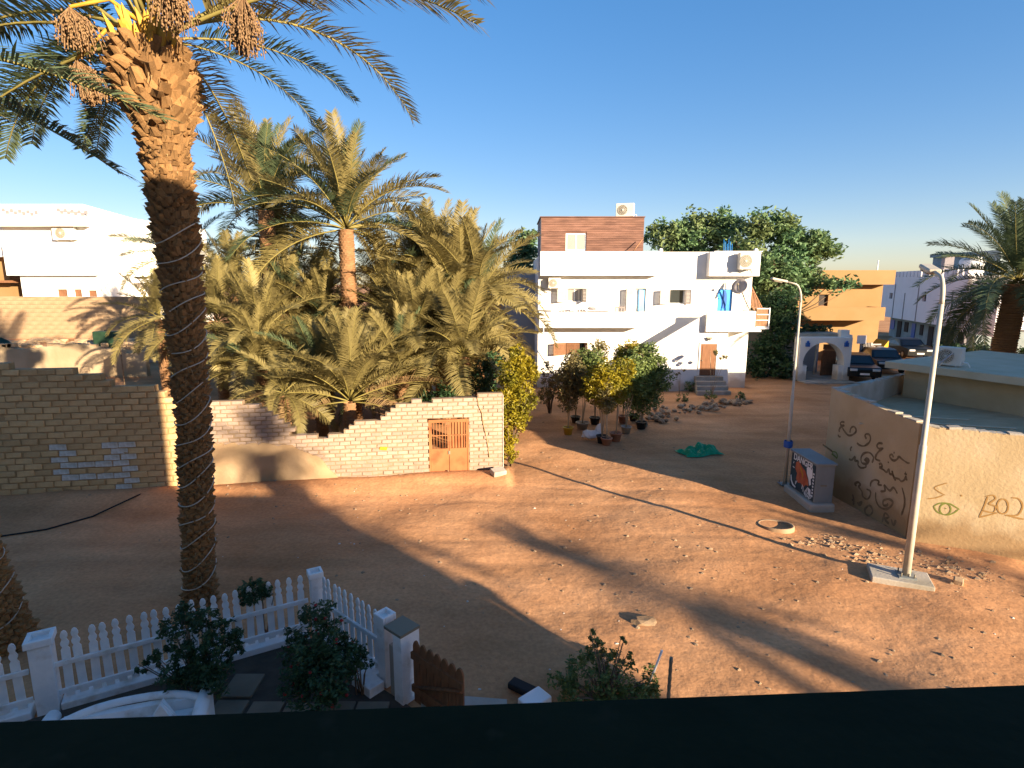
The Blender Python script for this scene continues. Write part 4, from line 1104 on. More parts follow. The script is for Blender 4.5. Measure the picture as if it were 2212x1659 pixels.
# blue bars on the roof
g = thing('bar_rack', 'bundle of upright blue bars on the white house roof', 'rack', h5(1750,520,FY+1.5))
for k in range(6):
    p = h5(1718+k*13, 520, FY+1.5); t = h5(1718+k*13, 418+(k%3)*18, FY+1.5); m = MB(); m.tube([(p.x,p.y,hz_roof-.4), t], .013, 6); part(m, 'bar', M['blue'], g)
# plastic chairs on the balcony
def chair(label, x, y, z, rz):
    g = thing('plastic_chair', label, 'chair', (x, y, z), rz, 'white plastic chairs on the balcony')
    part(MB().bbox(-.24,.24,-.22,.22,.42,.46,.01), 'seat', M['chair'], g, local=True)
    bk = MB()
    bk.box(-.26,.26,.2,.24,.86,.94)
    for q in (-.24,-.08,.08,.24): bk.box(q-.03, q+.03, .2, .235, .46, .86)
    part(bk, 'backrest', M['chair'], g, local=True)
    for sx in (-.22,.22):
        for sy in (-.2,.2): m = MB(); m.tube([(sx,sy,.42),(sx*1.12,sy*1.15,0)], [.03,.022], 6); part(m, 'leg', M['chair'], g, local=True)
        m = MB(); m.tube([(sx*1.1,.22,.68),(sx*1.15,-.2,.66),(sx*1.1,-.2,.44)], .022, 6); part(m, 'armrest', M['chair'], g, local=True)
for i, (zx, rz, lab) in enumerate([(388,0,'white plastic chair on the balcony, nearest the left end'),(525,.3,'white plastic chair on the balcony under the window'),(885,-.4,'white plastic chair on the balcony beside the door')]):
    chair(lab, HX(zx,FY-.5), FY-.48, balc[2]+.004, rz+math.pi)
def table():
    x = HX(700,FY-.5); g = thing('balcony_table', 'small white table between the balcony chairs', 'table', (x, FY-.5, balc[2]))
    part(MB().bbox(-.75,.75,-.3,.3,.72,.76,.01), 'table_top', M['plastic'], g, local=True)
    for sx in (-.65,.65):
        for sy in (-.22,.22): m = MB(); m.tube([(sx,sy,.72),(sx,sy,0)], .025, 6); part(m, 'leg', M['plastic'], g, local=True)
    m = MB(); m.ico((-.35,0,.83), .16, 2, .2, random.Random(2), (1.6,1,.5)); s = part(m, 'cloth_bundle', M['groove'], g, local=True)
table()
# young trees before the entry
for u, v, Y, lab in ((1540,800,29.0,'thin young tree before the entry steps'),(1470,800,29.3,'thin bare sapling before the white stair wall')):
    x = A(u, v, Y).x
    shrub(lab, (x, Y, 0), [((x, Y, 2.2), .35, (1.3,1,.5)),((x+.5,Y,2.0),.28,(1.5,1,.4))] if u > 1500 else [((x,Y,1.2),.22,(1,1,1.5))], .09, 3, u, M['leaf_olive'], name='sapling', cat='sapling', stems=3, stem_m=M['stem'])

# grey neighbouring building in the gap left of the white house
def gap_building():
    x0, x1 = A(1085,700,36).x, A(1168,700,36).x-.05
    g = thing('neighbour_house', 'grey shaded house wall in the gap left of the white house', 'house', ((x0+x1)/2, 36, 0))
    z = A(1100,585,36).z
    mb = MB(); w = (A(1095,700,36).x, A(1107,700,36).x, A(1100,727,36).z, A(1100,705,36).z)
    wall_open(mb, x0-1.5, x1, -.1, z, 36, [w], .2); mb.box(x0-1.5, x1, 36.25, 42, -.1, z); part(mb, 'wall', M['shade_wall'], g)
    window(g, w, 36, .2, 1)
gap_building()

# ------------------------------------------------------------------ left: far yard wall and white house behind it
YW = 42.0
def far_wall():
    x0, x1 = A(-120,700,YW).x, A(345,700,YW).x; z = A(150,643,YW).z
    g = thing('yard_wall', 'long tan brick yard wall below the white house at left', 'wall', ((x0+x1)/2, YW, 0))
    core = MB(); core.box(x0, x1, YW+.02, YW+.28, 0, z-.02); part(core, 'mortar_core', M['mortar_pale'], g)
    L, H = .78, .30; rng = random.Random(4); cells = []; row = 0; zz = 1.2
    me = [brick_mesh(L-.02, H-.02, .3, 300+k, M['plaster_mud']) for k in range(3)]
    while zz < z-.05:
        x = x0-(row%2)*L/2
        while x < x1:
            if x+L/2 > x0+.2 and x+L < x1: cells.append((x+L/2, zz+H/2))
            x += L
        zz += H; row += 1
    cells.sort(key=lambda c: (abs(c[0]), c[1])); keep = cells[:298]; M0 = rootM(g).inverted()
    rest = MB()
    for i, c in enumerate(cells):
        T = Matrix.Translation((c[0], YW+.15, c[1]))
        if i < 298: inst('brick', rng.choice(me), g, M0 @ T)
        else: rest.add([T @ v.co for v in me[0].vertices], [list(p.vertices) for p in me[0].polygons])
    part(rest, 'brickwork', M['plaster_mud'], g, kind='stuff', label='further bricks of the wall')
    cp = MB(); cp.box(x0-.02, x1+.02, YW-.03, YW+.33, z, z+.06); part(cp, 'coping', M['plaster_mud'], g)
far_wall()
def left_house():
    Y0 = 47.0
    def q(zx, zy, Y): u, v = (zx/3.16)*.73733, (550+zy/3.16)*.73733; return A(u, v, Y)
    g = thing('white_villa', 'white flat roofed villa with overhanging parapet behind the yard wall at left', 'house', (q(450,900,Y0).x, Y0, 0))
    # main block front, slightly turned away to the right at the corner
    xl, xc = q(45,700,Y0).x, q(880,700,Y0).x
    ztop, zpar, zmid, zbot = q(500,165,Y0).z, q(500,365,Y0).z, q(500,812,Y0).z, 0
    Yr = 57.0; xr = q(1230,700,Yr).x
    d = Vector((xr-xc, Yr-Y0))
    ops = []
    lw = MB()
    w = [(q(465,900,Y0).x, q(570,900,Y0).x, q(0,1015,Y0).z, q(0,940,Y0).z), (q(622,900,Y0).x, q(705,900,Y0).x, q(0,1015,Y0).z, q(0,940,Y0).z), (q(755,900,Y0).x, q(845,900,Y0).x, q(0,1015,Y0).z, q(0,950,Y0).z)]
    wall_open(lw, q(150,900,Y0).x, xc, 0, zpar, Y0+.5, w, .3)
    lw.slab([(q(150,900,Y0).x+.01, Y0+.82), (xc-.01, Y0+.82), (xr+.5, Yr+.5), (xr+.5, Yr+6), (xl, Yr+6)], 0, zpar-.01)
    part(lw, 'wall', M['white_far'], g)
    for k in w: window(g, k, Y0+.5, .3, 1, frame=M['paint'], glass=M['wood'])
    # upper storey box overhanging
    up = MB(); up.slab([(xl, Y0), (xc, Y0), (xr, Yr), (xr, Yr+5), (xl, Yr+5)], zmid, zpar); part(up, 'upper_storey', M['white_far'], g)
    pr = MB(); o = 1.0
    xo = q(-80,300,Y0-.8).x
    pr.slab([(xo, Y0-.8), (xc+.2, Y0-.8), (xr+1.0, Yr-.6), (xr+1.0, Yr+5), (xo, Yr+5)], zpar+.003, ztop); pz = part(pr, 'roof_parapet', M['white_far'], g)
    rng = random.Random(2)
    for base in (30, 540):
        for k in range(9):
            zx = base+k*(38 if base == 30 else 32); m = MB(); p = q(zx, 205+(18 if k%2 else 0)+k*3, Y0-.82); m.bbox(p.x-.13, p.x+.13, Y0-.83, Y0-.79, p.z-.13, p.z+.13, .01); part(m, 'parapet_hole', M['groove'], pz)
    # windows on the receding side (pale recesses)
    dn = d.normalized(); nrm = Vector((dn.y, -dn.x))
    for t in (.2,.42,.62):
        p = Vector((xc, Y0))+d*t; m = MB(); P = p+nrm*.02; Q = p+dn*.9+nrm*.02
        m.obox(P, Q, .04, zpar-2.6, zpar-1.0); part(m, 'window', M['paint'], g)
    # right wing with balconies
    xa, xb = q(1150,400,56).x, q(1600,400,56).x
    z = lambda zy: q(0, zy, 56).z
    m = MB(); m.box(xa, xb, 56, 62, 0, z(335)); part(m, 'wing', M['white_far'], g)
    m = MB(); m.box(xa+.5, xb+.5, 54.6, 55.99, z(825), z(685)); part(m, 'balcony', M['white_far'], g)
    m = MB(); m.box(xa+.3, xb+.5, 54.8, 55.99, z(475), z(440)); part(m, 'canopy', M['white_far'], g)
    m = MB(); m.box(xa+1.0, xb-1.2, 54.5, 55.98, z(880), z(845)); part(m, 'canopy', M['white_far'], g)
    for zx in (1040, 1430, 1500):
        p = q(zx, 960, 55.95); m = MB(); m.box(p.x-.55, p.x+.55, 55.9, 55.98, z(1000), z(905)); part(m, 'window', M['inside'], g)
    p = q(610, 485, Y0-.2); ac_unit('air conditioner on the white villa front at left', (p.x, Y0-.22, p.z), 1.75, 1.05, .4)
    # ochre neighbour at the very edge
    e = thing('ochre_outbuilding', 'ochre wall with flat canopy at the left edge beside the white villa', 'house', (q(40,800,49).x, 49, 0))
    m = MB(); m.box(q(-300,900,49).x, q(100,900,49).x, 49, 54, 0, q(0,640,49).z); part(m, 'wall', M['yellow_wall'], e)
    m = MB(); m.box(q(-300,900,48).x, q(95,900,48).x, 48, 53, q(0,640,48).z+.004, q(0,555,48).z); part(m, 'roof', M['white_far'], e)
    m = MB(); m.box(q(-300,900,48.5).x, q(155,900,48.5).x, 47.9, 48.99, q(0,880,48.5).z, q(0,858,48.5).z); part(m, 'canopy', M['wood'], e)
left_house()
def yard_bits():
    # rubble heap by the yard wall
    rng = random.Random(9); p = A(190,735,39)
    mb = MB()
    for k in range(160):
        x = p.x+rng.uniform(-7,6); y = 39+rng.uniform(-2.0,1.6); r = rng.uniform(.12,.42)
        mb.ico((x, y, gz(x,y)+r*.2), r, 1, .3, rng, (1.2,1,.6))
    single(mb, 'rubble_heap', M['plaster_mud'], 'heap of broken bricks and earth along the far yard wall', None, kind='stuff')
    # sagging green tarpaulin
    t = A(5,735,33); g = thing('tarpaulin_tent', 'dark green tarpaulin tent at the left edge of the yard', 'tent', (t.x, 33, gz(t.x,33)))
    z0 = 0; zt = A(15,692,33).z-gz(t.x,33)
    m = MB(); n = 10; pts = []
    for i in range(n+1):
        a = i/n; w = 2.4-1.4*a
        for j in range(7):
            s = j/6-.5; x = -2.2+3.6*a; pts.append((x, s*3.2, max(.02, (zt*(1-a*.72))*(1-abs(s)*1.7)+.12*math.sin(i*1.7+j))))
    m.add(pts, [(i*7+j, i*7+j+1, (i+1)*7+j+1, (i+1)*7+j) for i in range(n) for j in range(6)], True); part(m, 'sheet', M['tarp_dark'], g, local=True)
    m = MB(); m.tube([(-2.2,0,0),(-2.2,0,zt)], .04, 6); part(m, 'tent_pole', M['stem'], g, local=True)
    m = MB(); m.tube([(.4,-1.5,0),(-.2,-1.55,1.2)], .03, 6); part(m, 'tent_pole', M['plastic'], g, local=True)
    # white sheet-metal door leaf standing in the yard
    a = A(318,790,33); z = gz(a.x,33)
    g = thing('yard_door', 'pale grey sheet metal door standing open in the yard', 'door', (a.x, 33, z), math.radians(35))
    h = A(318,738,33).z-z
    part(MB().bbox(0,1.0,-.03,.03,.02,h,.01), 'leaf', M['shutter'], g, local=True)
    m = MB(); m.box(-.08,-.004,-.06,.06,-.1,h+.1); part(m, 'post', M['conc'], g, local=True)
    m = MB(); m.ico((.12,-.06,h*.5), .04, 2); part(m, 'handle', M['ac_dark'], g, local=True)
    Yp = 30.0; x0, x1 = A(-120,790,Yp).x, A(316,790,Yp).x; rng = random.Random(17); n = 60; top = []
    for k in range(n+1):
        x = x0+(x1-x0)*k/n; u_ = -120+436*k/n; top.append((x, A(150, 748+6*math.sin(u_*.03)+rng.uniform(-1.5,1.5)+(10 if u_ > 270 else 0), Yp).z))
    m = MB(); m.prism([(x0,.2)]+[(x1,.2)]+top[::-1], Yp, Yp+.3)
    yw = thing('plaster_yard_wall', 'sunlit cream plastered wall inside the yard above the tan brick wall', 'wall', ((x0+x1)/2, Yp, 0))
    part(m, 'wall', M['cream'], yw)
    for k in range(18):
        x = rng.uniform(x0+.5, x1-.3); w_ = rng.uniform(.12,.3); z_ = A(150,748,Yp).z; m = MB(); m.bbox(x-w_, x+w_, Yp+.02, Yp+.27, z_-.06, z_+rng.uniform(.04,.16), .02); part(m, 'loose_block', M['plaster_mud'], yw)
    # dark shrub casting onto the sunlit sand
    x = A(235,800,27).x; x2 = A(262,770,27).x
    m = MB(); m.tube([(x2,27,gz(x2,27)-.1),(x2,27,A(262,750,27).z)], .03, 6); single(m, 'yard_pole', M['bark'], 'thin dark pole standing in the sunlit yard', 'pole', origin=(x2,27,0))
    # small dark green container
    p = A(232,725,37); g = thing('water_tank', 'small dark green tank against the yard wall', 'tank', (p.x, 37, gz(p.x,37)))
    h = p.z-gz(p.x,37)+.3; part(MB().bbox(-.7,.7,-.4,.4,0,h,.06), 'body', M['tarp_dark'], g, local=True)
    m = MB(); m.lathe([(.15,h),(.15,h+.08),(.001,h+.08)], n=14); part(m, 'lid', M['tyre'], g, local=True)
    # low fence and parked things dim under the palms
    g = thing('yard_fence', 'low grey slatted fence under the palm grove', 'fence', (A(500,760,33).x, 33, gz(-10,33)))
    for k in range(22):
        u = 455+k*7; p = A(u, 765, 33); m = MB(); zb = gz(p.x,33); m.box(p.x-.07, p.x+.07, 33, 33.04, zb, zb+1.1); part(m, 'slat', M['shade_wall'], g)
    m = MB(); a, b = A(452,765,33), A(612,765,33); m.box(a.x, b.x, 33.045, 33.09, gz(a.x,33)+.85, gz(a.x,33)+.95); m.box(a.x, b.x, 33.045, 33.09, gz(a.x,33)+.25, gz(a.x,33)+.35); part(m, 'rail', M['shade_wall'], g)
    g = G(625, 780)
yard_bits()

# ------------------------------------------------------------------ right background: ochre house, arch, castle-like house, cars
def ochre_house():
    Y0 = 43.0
    def q(zx, zy, Y): u, v = (2200+zx/2.765)*.73733, (550+zy/2.765)*.73733; return A(u, v, Y)
    g = thing('ochre_house', 'ochre two storey house with long balcony behind the arched gateway', 'house', (q(720,1200,Y0).x, Y0, 0))
    x0, x1 = q(290,900,Y0).x, q(1060,900,Y0).x
    W = (q(550,900,Y0).x, q(625,900,Y0).x, q(0,958,Y0).z, q(0,865,Y0).z)
    mb = MB(); wall_open(mb, x0, x1, 0, q(0,785,Y0).z, Y0, [W], .3); mb.box(x0, x1, Y0+.31, Y0+9, 0, q(0,785,Y0).z-.02); part(mb, 'wall', M['yellow_wall'], g)
    window(g, W, Y0, .3, 1, frame=M['wood'], glass=M['inside'])
    Yp = Y0-1.0
    m = MB(); m.box(q(560,900,Yp).x, q(1150,900,Yp).x, Yp, Y0+9.2, q(0,785,Yp).z+.004, q(0,668,Yp).z); part(m, 'roof_parapet', M['yellow_wall'], g)
    Yb = Y0-1.8
    m = MB(); m.box(q(285,900,Yb).x, q(1100,900,Yb).x, Yb, Yb+.2, q(0,1075,Yb).z, q(0,968,Yb).z); m.box(q(285,900,Yb).x, q(1100,900,Yb).x, Yb+.2, Y0-.003, q(0,1075,Yb).z, q(0,1060,Yb).z); m.box(q(1100,900,Yb).x-.2, q(1100,900,Yb).x, Yb+.2, Y0+2, q(0,1060,Yb).z+.003, q(0,970,Yb).z)
    part(m, 'balcony', M['yellow_wall'], g)
    m = MB(); p = q(1095,640,Y0); m.tube([(p.x,Y0+1,p.z-.6),(p.x,Y0+1,p.z+.5)], .04, 6); part(m, 'roof_pipe', M['white_far'], g)
    # gate of the ochre house
    Yg = Y0-3.5
    gg = thing('slatted_gate', 'olive slatted gate beside the ochre house', 'gate', (q(980,1360,Yg).x, Yg, 0))
    for k in range(13):
        zx = 890+k*12.5; p = q(zx, 1360, Yg); zt = q(zx, 1255 if k < 7 else 1280+(k-7)*5, Yg).z; m = MB(); m.box(p.x-.09, p.x+.09, Yg, Yg+.05, -.02, zt); part(m, 'slat', M['shutter'], gg)
    m = MB(); a = q(885,1360,Yg).x; b = q(1050,1360,Yg).x; m.box(a, b, Yg+.06, Yg+.1, .5, .6); m.box(a, b, Yg+.06, Yg+.1, 1.5, 1.6); part(m, 'rail', M['shutter'], gg)
    for zx in (1055,): 
        m = MB(); p = q(zx,1360,Yg); m.box(p.x-.2, p.x+.2, Yg-.1, Yg+.3, -.05, q(0,1290,Yg).z); part(m, 'gate_post', M['white_far'], gg)
    s = thing('yellow_booth', 'small bright yellow wall panel right of the slatted gate', 'booth', (q(1110,1360,Yg).x, Yg, 0))
    p0, p1 = q(1070,1360,Yg).x, q(1150,1360,Yg).x
    m = MB(); m.add([(p0,Yg,0),(p1,Yg+.6,0),(p1,Yg+.6,q(0,1245,Yg).z),(p0,Yg,q(0,1285,Yg).z),(p0,Yg+1.4,0),(p1,Yg+2,0),(p1,Yg+2,q(0,1245,Yg).z),(p0,Yg+1.4,q(0,1285,Yg).z)], [(0,1,2,3),(1,5,6,2),(5,4,7,6),(4,0,3,7),(3,2,6,7)]); part(m, 'wall', M['yellow_paint'], s)
    m = MB(); c = (p0+p1)/2; m.box(c-.12, c+.12, Yg+.15, Yg+.32, .5, 1.1); part(m, 'niche', M['rust'], s)
    sg = thing('sign_board', 'small pinkish white sign board on the ochre house gate', 'sign', (q(930,1250,Yg).x, Yg-.06, 0))
    m = MB(); m.box(q(890,900,Yg).x, q(965,900,Yg).x, Yg-.09, Yg-.05, q(0,1262,Yg).z, q(0,1195,Yg).z); part(m, 'board', M['castle'], sg)
    m = MB(); m.box(q(925,900,Yg).x-.04, q(925,900,Yg).x+.04, Yg-.045, Yg-.005, -.05, q(0,1262,Yg).z+.2); part(m, 'post', M['groove'], sg)
ochre_house()
def arch_gateway():
    Y0 = 33.5
    def q(zx, zy, Y=Y0): u, v = (2250+zx/4.88)*.73733, (850+zy/4.88)*.73733; return A(u, v, Y)
    xl, xr = q(425,1200).x, q(1160,1200).x; zt = q(800,680).z
    g = thing('arched_gateway', 'white arched gateway with round opening below the ochre house', 'gateway', ((xl+xr)/2, Y0, 0))
    cx = q(795,1000).x; R = (q(1095,1000).x-q(505,1000).x)/2; zc = q(800,1050).z
    mb = MB(); n = 24; arc = [(cx-R*math.cos(math.pi*k/n), zc+R*1.02*math.sin(math.pi*k/n)) for k in range(n+1)]
    d = .7
    # face strips between arc and rectangle outline
    def face(y, flip):
        top = [(xl+(xr-xl)*k/n, zt) for k in range(n+1)]
        v = [(x,y,z) for x,z in arc]+[(x,y,z) for x,z in top]
        f = [(k, k+1, n+1+k+1, n+1+k) for k in range(n)]
        v += [(xl,y,-.1),(arc[0][0],y,-.1),(arc[-1][0],y,-.1),(xr,y,-.1)]; b = 2*(n+1)
        f += [(b, b+1, 0, n+1), (b+2, b+3, 2*n+1, n)]
        mb.add(v, [tuple(reversed(t)) for t in f] if flip else f)
    face(Y0, False); face(Y0+d, True)
    for (xa, za), (xb, zb) in zip(arc, arc[1:]): mb.add([(xa,Y0,za),(xb,Y0,zb),(xb,Y0+d,zb),(xa,Y0+d,za)], [(3,2,1,0)])
    for x in (arc[0][0], arc[-1][0]): mb.add([(x,Y0,-.1),(x,Y0,zc),(x,Y0+d,zc),(x,Y0+d,-.1)], [(0,1,2,3)])
    mb.add([(xl,Y0,-.1),(xl,Y0,zt),(xl,Y0+d,zt),(xl,Y0+d,-.1),(xr,Y0,-.1),(xr,Y0,zt),(xr,Y0+d,zt),(xr,Y0+d,-.1)], [(0,1,2,3),(4,7,6,5),(1,5,6,2)])
    part(mb, 'arch', M['white'], g)
    for s in (-1, 1):
        x0, x1 = (arc[0][0]-.02, arc[0][0]+.28) if s < 0 else (arc[-1][0]-.28, arc[-1][0]+.02)
        m = MB(); m.box(x0, x1, Y0+.05, Y0+d-.05, -.1, q(0,1080).z); part(m, 'pier', M['white'], g)
    for zx in (560, 1115):
        p = q(zx, 775); m = MB(); m.box(p.x-.10, p.x+.10, Y0-.14, Y0-.003, p.z-.13, p.z+.10); m.ico((p.x,Y0-.08,p.z+.14), .09, 1); part(m, 'lantern', M['blue_deep'], g)
    # roof slab sloping behind and stepped white corner block
    m = MB(); m.slab([(xl+.1,Y0+d+.01),(xr-.1,Y0+d+.01),(xr-.3,Y0+3.5),(xl+.6,Y0+3.5)], zt-.12, zt+.18); part(m, 'roof', M['conc'], g)
    m = MB(); p = q(1165,600); m.box(p.x-.25,p.x+.25,Y0+.4,Y0+.8,zt+.003,q(0,580).z); m.box(p.x+.1,p.x+.45,Y0+.41,Y0+.79,zt-.3,q(0,650).z); part(m, 'corner_block', M['white'], g)
    # interior: white column, brown wooden inner gate, back wall
    m = MB(); a, b = q(725,780,Y0+2.4), q(660,1150,Y0+2.4); m.tube([(b.x,Y0+2.4,0),(b.x+.05,Y0+2.4,zt)], .07, 10); part(m, 'column', M['white'], g)
    m = MB(); a, b = q(760,1000,Y0+1.8).x, q(960,1000,Y0+1.8).x
    ig = part(MB().box(a, b, Y0+1.75, Y0+1.8, .05, q(0,930,Y0+1.8).z), 'inner_gate', M['wood'], g)
    for k in range(5):
        z0 = .1+k*.4; m = MB(); m.box(a+.02, b-.02, Y0+1.71, Y0+1.745, z0, z0+.33); part(m, 'plank', M['wood'], ig)
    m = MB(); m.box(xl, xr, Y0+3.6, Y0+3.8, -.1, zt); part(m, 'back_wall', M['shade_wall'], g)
    m = MB(); m.slab([(xl,Y0-.9),(xr,Y0-.9),(xr,Y0+3.5),(xl,Y0+3.5)], -.05, .07); part(m, 'threshold', M['conc'], g)
    # ivy on the roof
    x = (xl+xr)/2
    bl = [((x+dx, Y0+2.2, zt+.35), r, (1.5,1,.6)) for dx, r in ((-.3,.45),(.5,.5),(1.1,.4))]
    shrub('dark creeper spilling over the arched gateway roof', (x, Y0+2.2, zt+.19), bl, .09, 5, 77, M['leaf_dark'], name='creeper', cat='creeper')
arch_gateway()
def castle():
    def q(zx, zy, Y): u, v = (2600+zx/5.53)*.73733, (750+zy/5.53)*.73733; return A(u, v, Y)
    pA = A(1893, 700, 64); pB = A(2078, 700, 45)
    P, Q = Vector((pA.x, 64)), Vector((pB.x, 45)); d = Q-P; L = d.length; rz = math.atan2(d.y, d.x)
    g = thing('castle_house', 'pale grey house with battlements and dark window slits behind the street lamp', 'house', (P.x, P.y, 0), rz)
    n3 = Vector((d.y, -d.x, 0)).normalized()
    def loc(u, v):
        p = PL(u, v, (P.x,P.y,0), n3); return (Vector((p.x,p.y))-P).dot(d)/L, p.z
    def lz(zx, zy): return loc((2600+zx/5.53)*.73733, (750+zy/5.53)*.73733)
    z0 = 2.2; z1 = 6.35
    w1 = lz(555,735); w2 = lz(632,628); w3 = lz(25,690); w4 = lz(85,600)
    ops = [(w1[0], w2[0], w1[1], w2[1]), (max(.2,w3[0]), max(.8,w4[0]), w3[1], w4[1])]
    mb = MB(); wall_open(mb, 0, L, z0, z1, 0, ops, .3); mb.box(0, L, .31, 9, z0, z1-.02); mb.add([(0,0,z0),(L,0,z0),(L,.31,z0),(0,.31,z0)], [(3,2,1,0)])
    part(mb, 'upper_storey', M['castle'], g, local=True)
    for o in ops: window(g, o, 0, .3, 1, frame=M['groove'], glass=M['inside']) if False else part(MB().box(o[0]+.01, o[1]-.01, .2, .25, o[2]+.01, o[3]-.01), 'window', M['inside'], g, local=True)
    n = 22
    for k in range(n):
        a = L*(k+.12)/n; b = L*(k+.86)/n
        m = MB(); m.box(a, b, .002, .35, z1+.002, z1+.55); part(m, 'merlon', M['castle'], g, local=True)
    for zx0, zy0, zx1, zy1 in ((290,600,235,1005),(520,470,450,1010),(1075,570,985,1100),(125,460,80,1000),(1385,560,1330,1150)):
        a = lz(zx0, zy0); b = lz(zx1, zy1); s = (a[0]+b[0])/2
        m = MB(); m.box(s-.09, s+.09, -.025, -.003, z0+.02, min(a[1], z1-.3)); part(m, 'rain_slit', M['groove'], g, local=True)
    mb = MB(); mb.box(.4, L-.3, 1.2, 8.5, -.1, z0-.003); part(mb, 'ground_storey', M['castle_low'], g, local=True)
    rng = random.Random(6)
    for k in range(9):
        s = .8+k*(L-2)/9; m = MB(); m.box(s, s+.7+rng.random()*.5, 1.13, 1.19, .0 if k%2 else .8, 1.8); part(m, 'window' if k%2 == 0 else 'shop_door', M['inside'] if k%3 else M['blue_deep'], g, local=True)
    # roof tank and chimney
    m = MB(); a = lz(665,300); m.box(a[0]-.35, a[0]+.35, 1.0, 1.7, z1, z1+1.7); part(m, 'chimney', M['groove'], g, local=True)
    a = lz(1070,240); m = MB(); m.lathe([(.001,0),(.8,0),(.85,.2),(.85,1.2),(.6,1.5),(.001,1.55)], (a[0], 1.2, z1), 18); part(m, 'roof_tank', M['plastic'], g, local=True)
    # panel with emblem at the near end
    s0, s1 = L+.1, L+5.0
    zt = 6.0
    pts = [(s0, 2.0), (s1, 2.0), (s1, zt), (s0+1.6, zt), (s0+.8, zt-.35), (s0+.25, zt-1.2)]
    sg = thing('wall_sign', 'rounded white sign panel with dark marks at the near end of the battlemented house', 'sign', g.location, rz)
    m = MB(); m.prism(pts, -.1, .25); part(m, 'panel', M['castle'], sg, local=True)
    m = MB(); cx, cz = s0+2.8, 3.5
    m.prism([(cx-.55,cz+.28),(cx-.35,cz+.28),(cx,cz+.06),(cx+.35,cz+.28),(cx+.55,cz+.28),(cx+.2,cz),(cx+.55,cz-.28),(cx+.35,cz-.28),(cx,cz-.06),(cx-.35,cz-.28),(cx-.55,cz-.28),(cx-.2,cz)][::-1], -.13, -.105)
    for z in (2.25, 2.5, 2.8): m.box(s0+.6, s1-.4, -.125, -.103, z, z+.09)
    m.ico((s0+3.0, -.12, 5.2), .35, 2, 0, None, (1,.1,.8))
    for k in range(4): m.box(s0+1.0+.18*k, s0+1.1+.18*k, -.125, -.103, 3.2+.45*k, 3.5+.45*k)
    part(m, 'emblem', M['groove'], sg, local=True)
    m = MB(); m.box(s0+.3, s0+.5, .05, .2, -.1, 1.997); m.box(s1-.5, s1-.3, .05, .2, -.1, 1.997); part(m, 'post', M['groove'], sg, local=True)
    # dark block behind at the right
    p = A(2160, 600, 50); b = thing('tall_building', 'tall grey building behind the right hand palm', 'building', (p.x+4, 52, 0))
    m = MB(); m.box(p.x-.2, p.x+12, 50, 58, 0, A(2160,548,50).z); part(m, 'wall', M['castle_low'], b)
    m = MB(); m.box(p.x-.4, p.x+12.2, 49.8, 58.2, A(2160,548,50).z+.003, A(2160,540,50).z); part(m, 'roof', M['castle_low'], b)
    for k in range(4):
        m = MB(); m.box(p.x+.8+k*2, p.x+1.8+k*2, 49.94, 49.997, 5.0, 6.4); part(m, 'window', M['inside'], b)
castle()
def car(label, x, y, rz, L=4.4, W=1.75, H=1.45):
    g = thing('parked_car', label, 'car', (x, y, .02), rz, 'dark cars parked below the ochre house')
    prof_ = [(-L/2,.32),(-L/2,.72),(-L/2+.15,.84),(-L*.22,.92),(-L*.10,H-.06),(L*.02,H),(L*.24,H-.03),(L*.37,.98),(L/2-.08,.9),(L/2,.62),(L/2,.32)]
    mb = MB(); mb.prism(prof_, -W/2, W/2)
    # taper the greenhouse inwards
    mb.v = [Vector((p.x, p.y*(1-.16*sm((p.z-.9)/.5)), p.z)) for p in mb.v]
    part(mb, 'body', M['car'], g, local=True)
    gl = MB()
    for s in (-1, 1):
        pts = [(-L*.17,.95),(-L*.08,H-.12),(L*.22,H-.1),(L*.31,.98)]; k = (1-.10)
        gl.add([(a, s*(W/2*(1-.16*sm((b-.9)/.5))+.006), b) for a, b in pts], [(0,1,2,3) if s > 0 else (3,2,1,0)])
    part(gl, 'side_window', M['glass'], g, local=True)
    ws = MB(); ws.add([(-L*.215-.01,-W*.42,.96),(-L*.215-.01,W*.42,.96),(-L*.115-.01,W*.37,H-.1),(-L*.115-.01,-W*.37,H-.1)], [(0,3,2,1)]); part(ws, 'windscreen', M['glass'], g, local=True)
    for sx in (-L*.31, L*.3):
        for s in (-1, 1):
            t = MB(); t.lathe([(.2,-.1),(.31,-.1),(.33,-.05),(.33,.05),(.31,.1),(.2,.1)], n=20)
            Mx = Matrix.Translation((sx, s*(W/2-.08), .33)) @ Matrix.Rotation(math.pi/2,4,'X'); t.xf(Mx); w = part(t, 'wheel', M['tyre'], g, local=True)
            r = MB(); r.lathe([(.001,-.09),(.19,-.09),(.2,.0),(.19,.09),(.001,.09)], n=16); r.xf(Mx); part(r, 'rim', M['boxgrey'], w, local=True)
    for s in (-1, 1):
        h = MB(); h.bbox(-L/2-.02, -L/2+.06, s*W*.34-.2, s*W*.34+.2, .64, .78, .02); part(h, 'headlight', M['chrome'], g, local=True)
    pl = MB(); pl.box(-L/2-.02, -L/2-.003, -.25, .25, .42, .53); part(pl, 'number_plate', M['plastic'], g, local=True)
c1 = A(1880, 800, 33.5); car('black car parked nose out right of the arched gateway', c1.x, 35.2, math.radians(75))
c2 = A(1945, 790, 36); car('black car half hidden behind the first one and the shed', c2.x, 38.0, math.radians(75))
c3 = A(1985, 740, 43); car('dark car far back before the battlemented house', c3.x+.5, 45.0, math.radians(80))
g = A(1985,720,48)
shrub('dark hedge below the battlemented house', (g.x, 44, 0), [((g.x-1+k*.9, 44-k*.8, .7), .8, (1,1,.8)) for k in range(7)], .14, 3, 79, M['leaf_dark'], name='hedge', cat='hedge')

